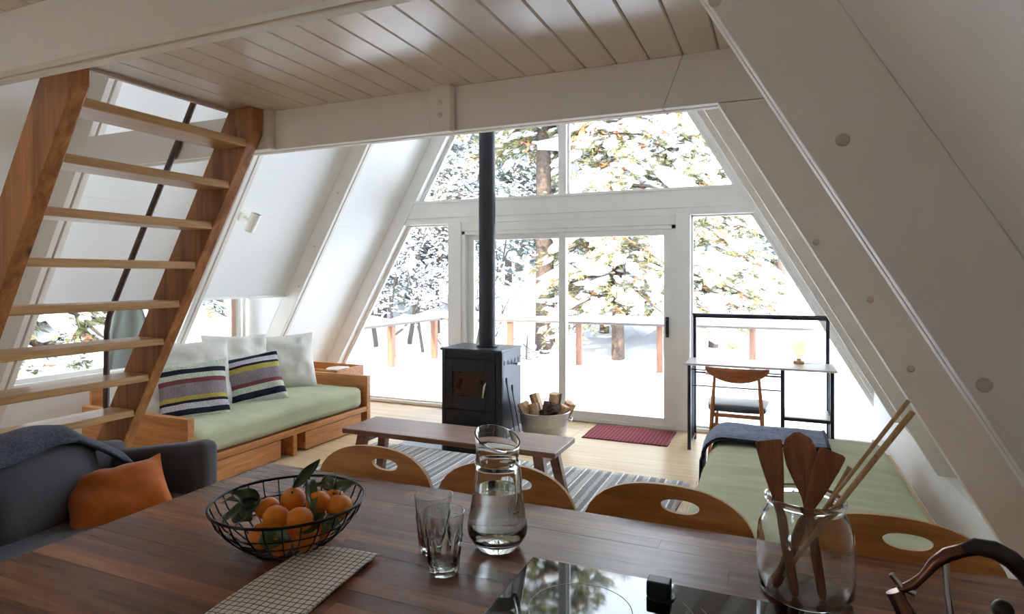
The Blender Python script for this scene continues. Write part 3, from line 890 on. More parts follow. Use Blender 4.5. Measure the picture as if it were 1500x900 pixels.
tree('tall', -8.6, 4.45, 'grey tree trunk close outside the bay window behind the stair', .7, 1.0)

# ------------------------------------------------------------------ soft furnishing helpers
from mathutils import noise as mnoise
def softbox(dx, dy, dz, r, cuts=14, puff=0.0, wr=0.0, wscale=(6, 6, 6), seed=0.0):
    """rounded, slightly puffed and wrinkled box centred on the origin"""
    bm = bmesh.new()
    bmesh.ops.create_cube(bm, size=2.0)
    bmesh.ops.subdivide_edges(bm, edges=bm.edges[:], cuts=cuts, use_grid_fill=True)
    H = Vector((dx / 2, dy / 2, dz / 2))
    mb = MB()
    for v in bm.verts:
        p = Vector((v.co.x * H.x, v.co.y * H.y, v.co.z * H.z))
        q = Vector((max(-H.x + r, min(H.x - r, p.x)), max(-H.y + r, min(H.y - r, p.y)), max(-H.z + r, min(H.z - r, p.z))))
        n = p - q
        if n.length > 1e-6:
            n.normalize(); p = q + n * r
        if puff:
            k = (1 - v.co.x ** 2) * (1 - v.co.y ** 2)
            p.z += puff * k * (1 if v.co.z > 0 else -.3) * abs(v.co.z)
            p.x += puff * .5 * (1 - v.co.y ** 2) * v.co.x * (1 - v.co.z ** 2)
            p.y += puff * .5 * (1 - v.co.x ** 2) * v.co.y * (1 - v.co.z ** 2)
        if wr:
            w = mnoise.noise(Vector((p.x * wscale[0] + seed, p.y * wscale[1], p.z * wscale[2])))
            w += .5 * mnoise.noise(Vector((p.x * wscale[0] * 2.3 + seed, p.y * wscale[1] * 2.3, p.z * wscale[2] * 2.3 + 7)))
            nn = n if n.length > 1e-6 else Vector((0, 0, 1))
            p += nn * w * wr
        mb.v.append(tuple(p))
    bm.verts.index_update()
    mb.f = [tuple(v.index for v in f.verts) for f in bm.faces]
    bm.free()
    return mb

def pillow(w, h, t, seed=0.0, n=22, wr=.008, p=2.6):
    """knife-edge cushion in the local XY plane, normal +Z"""
    mb = MB(); top = []; bot = []
    idx = {}
    def pt(i, j, s):
        u = -1 + 2 * i / n; v = -1 + 2 * j / n
        k = ((1 - abs(u) ** p) * (1 - abs(v) ** p))
        z = t / 2 * max(0, k) ** .55 * s
        ex = 1 - .07 * (1 - v * v) * abs(u) ** 3; ey = 1 - .07 * (1 - u * u) * abs(v) ** 3
        # pull sides in, leave corners pointed
        x = u * w / 2 * (1 - .06 * (1 - v * v)); y = v * h / 2 * (1 - .06 * (1 - u * u))
        q = Vector((x * 9 + seed, y * 9, s * 3))
        z += wr * mnoise.noise(q) * (2.0 if k > .02 else .6) + wr * .6 * mnoise.noise(q * 2.4)
        return (x, y, z)
    for s in (1, -1):
        for j in range(n + 1):
            for i in range(n + 1):
                edge = i in (0, n) or j in (0, n)
                if edge and s == -1:
                    idx[(i, j, -1)] = idx[(i, j, 1)]; continue
                idx[(i, j, s)] = len(mb.v); mb.v.append(pt(i, j, s))
    for s in (1, -1):
        for j in range(n):
            for i in range(n):
                f = (idx[(i, j, s)], idx[(i + 1, j, s)], idx[(i + 1, j + 1, s)], idx[(i, j + 1, s)])
                mb.f.append(f if s == 1 else f[::-1])
    return mb

def orient(normal, loc, up=(0, 0, 1), roll=0.0):
    z = Vector(normal).normalized(); x = Vector(up).cross(z).normalized(); y = z.cross(x)
    m = Matrix((x, y, z)).transposed().to_4x4()
    return Matrix.Translation(loc) @ m @ Matrix.Rotation(roll, 4, 'Z')

# ------------------------------------------------------------------ daybed under the bay window
DX0, DX1, DY0, DY1 = -4.80, -3.68, 2.98, 5.04
db = thing('daybed', 'oak-coloured wooden daybed with a sage green mattress', 'daybed', (-4.2, 4.0, 0))
o_ = Matrix.Translation((4.2, -4.0, 0))
for y0, y1 in ((DY0, DY0 + .055), (DY1 - .055, DY1)):
    MB().box(DX0, DX1, y0, y1, 0, .52).xf(o_).build('end_panel', M['bedwood_x'], db, bevel=.004)
MB().box(DX0, DX0 + .03, DY0 + .055, DY1 - .055, .12, .66).xf(o_).build('back_panel', M['bedwood'], db, bevel=.004)
MB().box(DX1 - .03, DX1 - .004, DY0 + .055, DY1 - .055, .175, .222).xf(o_).build('front_rail', M['bedwood'], db, bevel=.003)
MB().box(DX0 + .03, DX1 - .03, DY0 + .055, DY1 - .055, .185, .215).xf(o_).build('slat_base', M['bedwood'], db)
MB().box(DX1 - .40, DX1 - .004, 3.985, 4.03, 0, .175).xf(o_).build('middle_leg', M['bedwood'], db, bevel=.003)
for y0, y1 in ((3.10, 3.865), (4.15, 4.92)):
    d = MB().box(DX1 - .05, DX1 - .022, y0, y1, .012, .165).xf(o_).build('drawer', M['bedwood'], db, bevel=.003)
    MB().box(DX1 - .60, DX1 - .05, y0 + .01, y1 - .01, .014, .15).xf(o_).build('drawer_box', M['bedwood'], d)
mt = softbox(1.06, 1.90, .20, .065, 44, .012, .006, (5, 7, 5), 3.0).xf(Matrix.Translation((-4.235 + 4.2, 4.01 - 4.0, .318))).build('mattress', M['green'], db, True)

# pillows on the daybed
def put_pillow(name, label, cat, mb, mat, normal, loc, roll=0.0, group=None, up=(0, 0, 1)):
    o = mb.build(name, mat, None, True)
    o.matrix_world = orient(normal, loc, up, roll)
    return tag(o, label, cat, group)
navy, pgreen, burg, mott, yel, lil, crm = lin(38, 42, 60), lin(206, 216, 200), lin(132, 74, 78), lin(146, 138, 146), lin(190, 178, 92), lin(206, 204, 214), lin(214, 216, 206)
st1 = stripes('striped_weave_near', 'Y', [(0, pgreen), (.12, navy), (.20, lil), (.29, navy), (.335, yel), (.40, mott), (.60, burg), (.675, pgreen), (.76, navy), (.84, pgreen)], .5, off=.5, mottled=.35)
st2 = stripes('striped_weave_far', 'Y', [(0, crm), (.15, navy), (.26, pgreen), (.36, burg), (.43, mott), (.63, yel), (.72, navy), (.765, lil), (.85, navy), (.92, pgreen)], .5, off=.5, mottled=.35)
put_pillow('throw_pillow', 'striped throw pillow with mottled grey band leaning by the daybed end nearest the stair', 'pillow', pillow(.50, .48, .15, 1.0), st1, (.78, -.55, .42), (-4.18, 3.44, .60), .05)
put_pillow('throw_pillow', 'striped throw pillow with a burgundy band beside the far white pillow', 'pillow', pillow(.48, .46, .15, 5.0), st2, (.74, -.55, .42), (-4.18, 4.05, .60), .16)
put_pillow('linen_pillow', 'white linen pillow behind the striped pillow nearest the stair', 'pillow', pillow(.62, .60, .20, 9.0, wr=.017, p=2.2), M['white_linen'], (.85, -.42, .30), (-4.42, 3.62, .675), .03)
put_pillow('linen_pillow', 'white linen pillow between the two striped pillows under the bay window', 'pillow', pillow(.60, .58, .18, 13.0, wr=.017, p=2.2), M['white_linen'], (.90, -.35, .22), (-4.58, 4.22, .675), -.05)
put_pillow('linen_pillow', 'white linen pillow nearest the far end panel of the daybed', 'pillow', pillow(.58, .56, .20, 17.0, wr=.017, p=2.2), M['white_linen'], (.72, -.60, .34), (-4.42, 4.66, .66), .04)
put_pillow('linen_pillow', 'white linen pillow lying low against the near end panel', 'pillow', pillow(.50, .40, .20, 21.0, wr=.017, p=2.2), M['white_linen'], (.8, -.3, .5), (-4.44, 3.20, .57), .0)

# small box table with a white dish in the far corner
bt = thing('corner_table', 'small wooden box table in the corner behind the daybed', 'side table', (-4.46, 5.30, 0))
MB().box(-.40, .34, -.22, .22, 0, .46).build('body', M['bedwood_x'], bt, bevel=.004)
for a in ((-.40, .34, -.22, -.195), (-.40, .34, .195, .22), (-.40, -.375, -.195, .195), (.315, .34, -.195, .195)):
    MB().box(*a, .46, .535).build('rim', M['bedwood_x'], bt, bevel=.003)
ro = MB().lathe([(0, 0), (.11, 0), (.135, .012), (.14, .045), (.115, .07), (.06, .078), (0, .08)], 36).build('round_device', M['tray'], None, True, loc=(-4.26, 5.27, .46))
tag(ro, 'round white domed container on the corner table', 'container')

# coat hanging by the bay window
ct = thing('hanging_coat', 'grey-green canvas coat hanging beside the stair pipe', 'coat', (-4.62, 3.22, 0))
def coat(w, z0, z1, amp, ph):
    def fn(u, v):
        z = z0 + (z1 - z0) * v
        k = .55 + .45 * (1 - v) ** .6
        a = 2 * PI * u
        x = math.cos(a) * w * k * (1 + .12 * math.sin(3 * a + ph)); y = math.sin(a) * w * .42 * k + amp * math.sin(a * 5 + ph + v * 2)
        return (y, x, z)
    return MB().grid(fn, 40, 12, close_u=True)
coat(.17, .80, 1.25, .014, 0).build('coat_body', M['coat'], ct, True)
coat(.08, .92, 1.24, .008, 2).xf(Matrix.Translation((.03, .22, .0))).build('sleeve', M['coat2'], ct, True)
MB().tube([(0, 0, 1.22), (.01, 0, 1.26), (0, 0, 1.288)], .006, 6).build('hanger_hook', M['black'], ct)

# ------------------------------------------------------------------ wood stove
sv = thing('wood_stove', 'black steel wood stove with a tall flue pipe', 'stove', (-2.605, 5.34, .0062))
SX0, SX1, SY0, SY1 = -.315, .315, -.235, .235
MB().box(SX0 + .02, SX1 - .02, SY0 + .02, SY1, .10, .80).build('body', M['stove'], sv, bevel=.012, seg=3)
MB().box(SX0 - .006, SX1 + .006, SY0 - .006, SY1 + .006, .795, .815).build('top_plate', M['stoveside'], sv, bevel=.004)
for s in (-1, 1):
    MB().prism([(s * .315, SY0 + .055), (s * .315, SY0 + .02), (s * .298, SY0), (s * .262, SY0 - .004), (s * .262, SY0 + .055)], 'z', .03, .794).build('corner_column', M['stove'], sv, bevel=.003)
    MB().box(min(s * .296, s * .314), max(s * .296, s * .314), SY0 + .055, SY1, .05, .794).build('side_panel', M['stoveside'], sv, bevel=.003)
MB().box(-.256, .256, SY0 - .002, SY0 + .02, .735, .785).build('vent_panel', M['stove'], sv, bevel=.003)
MB().box(-.235, .235, SY0 - .006, SY0 + .0, .752, .766).build('vent_slot', M['lampblack'], sv)
door = MB()
dz0, dz1, wx0, wx1, wz0, wz1 = .245, .715, -.185, .155, .375, .60
door.box(-.256, wx0, SY0 - .010, SY0 + .02, dz0, dz1).box(wx1, .256, SY0 - .010, SY0 + .02, dz0, dz1)
door.box(wx0, wx1, SY0 - .010, SY0 + .02, dz0, wz0).box(wx0, wx1, SY0 - .010, SY0 + .02, wz1, dz1)
dr = door.build('stove_door', M['stove'], sv, bevel=.003)
MB().box(wx0, wx1, SY0 + .004, SY0 + .010, wz0, wz1).build('door_glass', M['stoveglass'], dr)
MB().tube([(.175, SY0 - .012, .505), (.178, SY0 - .045, .515), (.170, SY0 - .052, .49), (.150, SY0 - .052, .38)], [.007, .008, .010, .009], 10).build('door_handle', M['steel'], dr, True)
MB().box(-.256, .256, SY0 - .006, SY0 + .02, .06, .235).build('ash_drawer', M['stove'], sv, bevel=.003)
MB().box(-.22, .10, SY0 + .05, SY1 - .05, 0, .10).build('pedestal', M['stove'], sv, bevel=.004)
for k in range(5):
    y = SY0 + .075 + k * .082
    MB().ell((.3145, y, .69), (.003, .011, .026), 10, 8).build('vent_hole', M['lampblack'], sv)
MB().tube([(.30, .07, .66), (.36, .07, .66)], .006, 8).tube([(.36, .02, .665), (.36, .13, .655)], .012, 8).build('damper_lever', M['steel'], sv, True)
MB().lathe([(0, 0), (.105, 0), (.105, .012), (.088, .018), (.080, .02)], 32, .06, 0, .815).build('flue_collar', M['black'], sv)
MB().lathe([(.080, 0), (.080, 1.42), (.0815, 1.425), (.0815, 1.47), (.080, 1.475), (.080, 4.0), (.0, 4.0)], 32, .06, 0, .83).build('flue_pipe', M['blackpipe'], sv, True)
# steel floor plate
hp = MB().prism([(-3.08, 4.62), (-2.25, 4.62), (-2.25, 5.72), (-3.08, 5.72)], 'z', .0, .006).build('hearth_plate', plain('dark_floor_plate', lin(60, 62, 70), .12, .7, var=.05), None, bevel=.002)
tag(hp, 'thin dark metal plate on the floor under the stove', 'hearth plate')
# fire tools leaning on the stove
for k, (y0, z0, y1) in enumerate(((5.165, .565, 5.29), (5.30, .48, 5.40))):
    tl = thing('fire_tool', ('thin black poker with a loop handle leaning on the stove side', 'short black fire tool with a loop handle beside the poker')[k], 'fire tool', (-2.26, y1, 0))
    MB().tube([(.03, 0, .012), (-.004, (y0 - y1) * .85, z0 - .09), (-.006, (y0 - y1) - .012, z0 - .03), (-.006, (y0 - y1) - .008, z0), (-.006, (y0 - y1) + .012, z0), (-.006, (y0 - y1) + .014, z0 - .04), (-.004, (y0 - y1) * .85 + .004, z0 - .085)], .0055, 8).build('rod', M['black'], tl, True)

# ------------------------------------------------------------------ tub of firewood
TBX, TBY = -1.99, 5.42
tb = thing('firewood_tub', 'round galvanised steel tub filled with split logs', 'tub', (TBX, TBY, 0))
prof = [(0, 0), (.185, 0), (.19, .005), (.198, .05), (.203, .055), (.207, .06), (.213, .11), (.219, .116), (.221, .124), (.232, .225), (.242, .232), (.246, .24), (.242, .248), (.234, .244), (.228, .235), (.19, .02), (0, .015)]
MB().lathe(prof, 40).build('tub_body', M['galv'], tb, True)
for s in (-1, 1):
    MB().tube([(s * .235, -.05, .19), (s * .262, -.045, .185), (s * .268, 0, .17), (s * .262, .045, .185), (s * .235, .05, .19)], .006, 8).build('handle', M['galv'], tb, True)
logp = [((-.10, -.10, .14), (-.50, .15, .8), .30, .062, 0), ((-.03, -.12, .13), (-.25, .2, .9), .30, .058, .6), ((.06, -.09, .14), (.1, .25, .9), .31, .065, 1.2), ((.13, -.05, .14), (.4, .1, .8), .29, .055, 2.0),
        ((-.06, .05, .17), (-.35, .1, .9), .34, .06, 2.6), ((.05, .06, .18), (.15, -.05, 1), .34, .062, 3.4), ((.13, .08, .15), (.45, -.05, .8), .30, .055, 4.0), ((-.13, .02, .14), (-.55, -.05, .8), .28, .055, 5.0), ((.0, -.02, .20), (.75, -.35, .45), .34, .055, .2)]
LOGL = ['pale split log at the rim of the tub nearest the stove', 'pale split log standing upright at the front of the tub', 'rough bark log standing in the middle front of the tub', 'narrow pale log leaning out over the tub rim nearest the door',
        'tall pale log standing at the back of the tub beside the stove', 'tall pale log standing at the back middle of the tub', 'pale log leaning back in the tub towards the sliding door', 'short pale log tucked against the tub wall by the stove', 'dark bark-covered log lying across the top of the tub']
for k, (c, d, L, r, ph) in enumerate(logp):
    lg = thing('split_log', LOGL[k], 'log', (TBX + c[0], TBY + c[1], c[2]), 0, 'split logs in the tub')
    d = Vector(d).normalized()
    fc = Vector((.35 * math.sin(ph * 3), -1, .1)); xa = -(fc - d * fc.dot(d)).normalized(); ya = d.cross(xa)
    if k in (2, 8): xa, ya = -xa, -ya
    Rl = Matrix((xa, ya, d)).transposed().to_4x4()
    jit = [1 + .18 * math.sin(3 * i + ph * 5) for i in range(9)]
    arc = [(r * math.cos(a) * jit[i], r * math.sin(a) * jit[i]) for i, a in enumerate([-.9 + 1.8 * i / 6 for i in range(7)])]
    core = [(-r * .55, -r * .5), (-r * .85, r * .15), (-r * .5, r * .55)]
    MB().prism(core[::-1][::-1] + arc[::-1], 'z', -L * .35, L * .65).xf(Rl).build('wood', M['bark'] if k in (2, 8) else M['log'], lg, bevel=.003, seg=1)
    bk = MB(); n = len(arc)
    bk.prism(arc + [(p[0] * 1.07 + .003, p[1] * 1.07) for p in arc[::-1]], 'z', -L * .345, L * .645).xf(Rl)
    bk.build('bark', M['bark'], lg)

# ------------------------------------------------------------------ bench, rugs
bn = thing('bench', 'long low dark wooden bench in front of the stove', 'bench', (-2.03, 3.745, 0))
MB().box(-.80, .80, -.205, .205, .385, .42).build('top', M['bench'], bn, bevel=.006)
for sx in (-1, 1):
    for sy in (-1, 1):
        MB().bar((sx * .74, sy * .175, 0), (sx * .665, sy * .125, .387), .055, .05, up=(0, 1, 0), w1=.07, h1=.06).build('leg', M['bench'], bn, bevel=.004)
    MB().bar((sx * .68, -.13, .345), (sx * .68, .13, .345), .05, .06).build('cross_rail', M['bench'], bn, bevel=.003)
    MB().bar((sx * .69, .02, .33), (sx * .28, .02, .385), .05, .03).build('brace', M['bench'], bn, bevel=.003)
dk_, md_, lt_ = lin(146, 146, 148), lin(196, 192, 186), lin(244, 240, 234)
rugm = stripes('rag_rug_weave', 'X', [(0, md_), (.07, dk_), (.16, lt_), (.19, md_), (.28, lin(166, 166, 168)), (.37, lt_), (.395, dk_), (.47, md_), (.60, lin(150, 154, 160)), (.64, lt_), (.67, dk_), (.76, md_), (.86, lt_), (.885, lin(152, 152, 154))], .40, nscale=90, base_noise=.25, mottled=.28)
def wavy_rug(x0, x1, y0, y1, t, mat, name, label, amp=.004):
    def fn(u, v):
        x = x0 + (x1 - x0) * u; y = y0 + (y1 - y0) * v
        return (x + amp * 2.5 * math.sin(v * 9) * (1 if u in (0, 1) else 0), y, t + amp * mnoise.noise(Vector((x * 3, y * 3, 0))))
    mb = MB().grid(fn, 40, 20)
    o = mb.build(name, mat, None, True)
    m = o.modifiers.new('thick', 'SOLIDIFY'); m.thickness = t * .9; m.offset = -1
    return tag(o, label, 'rug')
wavy_rug(-3.30, -.57, 3.30, 4.60, .010, rugm, 'rag_rug', 'grey and blue striped rag rug under the bench')
matm = stripes('door_mat_weave', 'X', [(0, lin(132, 48, 62)), (.5, lin(170, 96, 106)), (.75, lin(120, 40, 54)), (.9, lin(184, 130, 134))], .035, nscale=200)
wavy_rug(-1.65, -.87, 5.50, 6.04, .008, matm, 'door_mat', 'small red striped door mat by the sliding door', .001)

# ------------------------------------------------------------------ desk, lamp, desk chair
dsk = thing('desk', 'metal-framed desk with grey top and hutch rail before the window', 'desk', (-.13, 5.68, 0))
tw = .028
top = MB().box(-.585, .585, -.235, .225, .735, .752).build('desktop', M['desk'], dsk, bevel=.002)
def post(x, y, z0, z1): MB().box(x - tw / 2, x + tw / 2, y - tw / 2, y + tw / 2, z0, z1).build('leg', M['deskmetal'], dsk, bevel=.002)
for x in (-.55, .55):
    post(x, -.19, 0, .735); post(x, .20, 0, .735)
    for z in (.04, .71): MB().box(x - .01, x + .01, -.176, .186, z, z + .02).build('side_rail', M['deskmetal'], dsk)
    for k in range(3):
        y = -.09 + k * .09
        MB().box(x - .007, x + .007, y - .007, y + .007, .05, .72).build('side_bar', M['deskmetal'], dsk)
post(.19, -.19, 0, .735); post(.19, .20, 0, .735)
for z in (.335, .04):
    MB().box(.18, .56, -.19, .20, z, z + .018).build('shelf', M['desk'], dsk, bevel=.002)
    MB().box(.19, .55, -.20, -.18, z - .012, z + .012).build('shelf_rail', M['deskmetal'], dsk)
MB().box(-.55, .19, .19, .205, .61, .625).build('back_rail', M['deskmetal'], dsk)
for z in (.53, .67): MB().box(-.55, .19, -.05, -.04, z, z + .011).build('tray_rail', M['deskmetal'], dsk)
MB().box(-.42, .02, -.18, .10, .655, .668).build('keyboard_tray', M['desk'], dsk)
for x in (-.55, .545):
    MB().box(x - tw / 2, x + tw / 2, .19, .19 + tw, .752, 1.135).build('hutch_post', M['deskmetal'], dsk, bevel=.002)
MB().box(-.565, .56, .19, .218, 1.12, 1.15).build('hutch_bar', M['deskmetal'], dsk, bevel=.002)
MB().box(-.565, .56, .12, .222, 1.15, 1.162).build('hutch_shelf', M['deskmetal'], dsk, bevel=.002)

gm, nt, b = new_mat('lit_globe_bulb')
b.inputs['Base Color'].default_value = (1, .9, .7, 1)
b.inputs['Emission Color'].default_value = (1.0, .78, .45, 1); b.inputs['Emission Strength'].default_value = .32
lp = thing('table_lamp', 'glowing round bulb lamp with a small wooden base on the desk', 'lamp', (.19, 5.80, .752))
MB().lathe([(0, 0), (.042, 0), (.044, .004), (.044, .022), (.040, .026), (0, .026)], 24).build('base', M['chop'], lp)
MB().lathe([(0, .026), (.02, .026), (.02, .045), (0, .045)], 20).build('socket', M['steel'], lp, True)
MB().lathe([(0, .045), (.018, .045), (.022, .06), (.045, .085), (.06, .115), (.063, .14), (.057, .17), (.04, .193), (.02, .203), (0, .206)], 28).build('globe', gm, lp, True)
cb = bpy.data.objects.new
cord = MB().tube([(.24, 5.80, .756), (.32, 5.83, .757), (.40, 5.93, .756), (.42, 5.95, .70), (.44, 5.97, .40), (.45, 5.97, .06), (.52, 5.93, .006), (.62, 5.86, .006), (.70, 5.82, .006)], .003, 6).build('lamp_cord', M['print'], None, True)
tag(cord, 'thin pale power cord running from desk lamp to the floor', 'cord')

dc = thing('desk_chair', 'teak mid-century chair with black seat pushed to the desk', 'chair', (-.28, 5.42, 0))
def bend(mb, k, y0=0):
    mb.v = [(x, y + k * x * x, z) for x, y, z in mb.v]; return mb
# backrest at y=-.20 (facing the desk +y)
bp = []
N = 24
outl = [(.24 * math.copysign(abs(math.cos(a)) ** .8, math.cos(a)), .04 * math.sin(a) * (1.0 if math.sin(a) > 0 else 2.2) + .735) for a in [2 * PI * i / N for i in range(N)]]
outl = [(x, min(z, .768 - .25 * x * x * 0)) for x, z in outl]
bk = MB()
bk.grid(lambda u, v: ((u * 2 - 1) * .24, 0, .766 - .006 * math.cos((u * 2 - 1) * 1.5) * 0 - v * (.02 + .095 * max(0, 1 - ((u * 2 - 1)) ** 2) ** .7)), 25, 6)
bend(bk, .9).xf(Matrix.Translation((0, -.245, 0)))
bo = bk.build('backrest', M['teak'], dc, True)
m_ = bo.modifiers.new('thick', 'SOLIDIFY'); m_.thickness = .014; m_.offset = 0
for s in (-1, 1):
    MB().tube([(s * .205, -.26, 0), (s * .185, -.215, .42), (s * .165, -.235, .70)], [.013, .018, .011], 10).build('leg', M['teak_z'], dc, True)
    MB().tube([(s * .19, .20, 0), (s * .18, .17, .43)], [.012, .018], 10).build('leg', M['teak_z'], dc, True)
    MB().bar((s * .183, -.215, .36), (s * .183, .17, .38), .018, .035).build('side_rail', M['teak'], dc, bevel=.003)
MB().bar((-.185, -.22, .30), (.185, -.22, .30), .018, .035).build('stretcher', M['teak'], dc, bevel=.003)
MB().bar((-.185, -.22, .385), (.185, -.22, .385), .02, .03).build('back_seat_rail', M['teak'], dc, bevel=.003)
sb = softbox(.46, .43, .05, .022, 10, .012)
sb.v = [(x * (1 + .06 * (y / .2)), y, z + .12 * x * x) for x, y, z in sb.v]
sb.xf(Matrix.Translation((0, 0, .428))).build('seat', M['leather'], dc, True)

# ------------------------------------------------------------------ bed on the right, heater
bed = thing('single_bed', 'low platform bed with a sage green mattress beside the knee wall', 'bed', (.12, 3.45, 0))
MB().box(-.50, .56, -1.06, 1.08, 0, .20).build('platform', M['bedwood'], bed, bevel=.005)
MB().box(.515, .56, -1.06, 1.10, .20, .36).build('side_rail', M['plyedge'], bed, bevel=.004)
softbox(1.00, 2.10, .26, .07, 64, .014, .009, (1.3, 19, 2), 8.0).xf(Matrix.Translation((.01, 0, .325))).build('mattress', M['green'], bed, True)
# wool blanket folded over the far end
bl = thing('wool_blanket', 'folded navy wool blanket across the far end of the green bed', 'blanket', (.0, 4.15, 0))
def blf(off_):
    def fn(u, v):
        s = -.40 + u * 1.10                                # along the width, first part hangs over the left side
        y = -.235 + v * .47 + .03 * math.sin(u * 5) + (.10 * u)
        R0 = .075
        if s < -.0:
            x = -.41 - .02 * v; z = .40 + s * .85
            x -= off_
        else:
            x = -.41 + s * 1.0 ; z = .478
            k = max(0, 1 - s / .12)
            z -= .075 * k * k; z += off_
        if -.04 < s < 0: x += .012
        z += .006 * mnoise.noise(Vector((x * 8, y * 8, 2))) + (.012 if abs(v - .5) < .35 else .004)
        y -= .20 * max(0, -s) * .4
        return (x, y, z)
    return fn
bo = MB().grid(blf(.004), 60, 26).build('blanket_sheet', M['denim'], bl, True)
m_ = bo.modifiers.new('thick', 'SOLIDIFY'); m_.thickness = .014; m_.offset = 1
def edge_path(v): 
    f = blf(.012); return [f(i / 39, v) for i in range(40)]
MB().tube([(p[0], p[1], p[2] + .004) for p in edge_path(0.0)], .011, 6).build('edge_binding', M['navy_edge'], bl, True)
MB().tube([blf(.012)(1.0, i / 12) for i in range(13)], .011, 6).build('edge_binding', M['navy_edge'], bl, True)

ht = thing('baseboard_heater', 'long white baseboard heater along the knee wall', 'heater', (.745, 4.1, 0))
MB().prism([(-.035, .03), (.038, .03), (.038, .20), (-.012, .20), (-.035, .17)], 'y', -1.5, 1.5).build('casing', M['heater'], ht, bevel=.003)
MB().box(-.0375, -.0355, -1.42, 1.42, .055, .085).build('outlet_slot', M['lampblack'], ht)
for s in (-1, 1):
    MB().box(-.036, .036, s * 1.53 - .03, s * 1.53 + .03, 0, .202).build('end_cap', M['heater'], ht, bevel=.003)
    MB().box(-.03, .03, s * 1.35 - .05, s * 1.35 + .05, 0, .032).build('foot', M['heater'], ht)

# ------------------------------------------------------------------ kitchen table (worktop of glued staves)
T = .88
TX0, TX1, TY0, TY1 = -1.54, .50, .42, 1.56
tbl = thing('kitchen_table', 'walnut butcher-block kitchen table with a set-in black cooktop', 'table', (-.5, 1.0, 0))
to = Matrix.Translation((.5, -1.0, 0))
rw = (TY1 - TY0) / 24
R_ = random.Random(12)
walnuts = [M['walnut']] + [wood('walnut_stave_%d' % k, lin(*a), lin(*b_), 'x', 1.0, .27, objvar=.12, spec=.5) for k, (a, b_) in enumerate([((112, 66, 46), (172, 116, 84)), ((84, 48, 38), (138, 90, 68)), ((144, 92, 60), (200, 146, 104)), ((100, 60, 46), (152, 102, 80))])]
for r in range(24):
    y0 = TY0 + r * rw
    x = TX0 - R_.uniform(0, .5) if r % 2 else TX0
    x = TX0
    first = True
    while x < TX1 - .01:
        L = R_.uniform(.7, 1.9) * (R_.uniform(.35, 1) if first else 1); first = False
        x1 = min(TX1, x + L)
        if TX1 - x1 < .15: x1 = TX1
        m = R_.choices(walnuts, [5, 4, 4, 1.1, 4])[0]
        MB().box(x, x1 - .0004, y0, y0 + rw - .0004, T - .038, T + R_.uniform(-.0002, .0002)).xf(to).build('stave', m, tbl)
        x = x1
MB().box(TX0 + .05, TX1 - .03, TY0 + .06, TY1 - .32, T - .12, T - .038).xf(to).build('apron', M['bench'], tbl)
for x in (TX0 + .09, TX1 - .09):
    for y in (TY0 + .09, TY1 - .36):
        MB().box(x - .035, x + .035, y - .035, y + .035, 0, T - .04).xf(to).build('leg', M['bench'], tbl, bevel=.004)

# cooktop
ck = thing('cooktop', 'black glass cooktop lying in the kitchen table', 'cooktop', (-.19, .99, T))
MB().box(-.297, .30, -.26, .265, .0003, .006).build('glass_plate', M['ceramic'], ck, bevel=.002, seg=2)
def ring(cx, cy, r, w=.0016):
    n = 64
    return MB().grid(lambda u, v: (cx + (r + w * (v - .5)) * math.cos(2 * PI * u), cy + (r + w * (v - .5)) * math.sin(2 * PI * u), .0063), n, 2, close_u=True)
for (cx, cy, r) in ((-.14, .10, .095), (.14, .12, .075), (-.14, -.13, .075), (.14, -.12, .095)):
    ring(cx, cy, r).build('burner_ring', M['print'], ck)
for k in range(4):
    MB().bar((.03 + k * .035, .20 - .01 * k, .0063), (.055 + k * .035, .165 - .01 * k, .0063), .0012, .0002).build('printed_mark', M['print'], ck)
kb = thing('control_knob', 'small black square knob standing on the cooktop glass', 'knob', (-.205, 1.20, T + .006))
MB().box(-.022, .022, -.016, .016, 0, .030).build('grip', M['plastic'], kb, bevel=.003)
MB().lathe([(0, 0), (.026, 0), (.026, .003), (0, .003)], 28).xf(Matrix.Translation((.004, -.004, 0))).build('skirt', M['plastic'], kb)

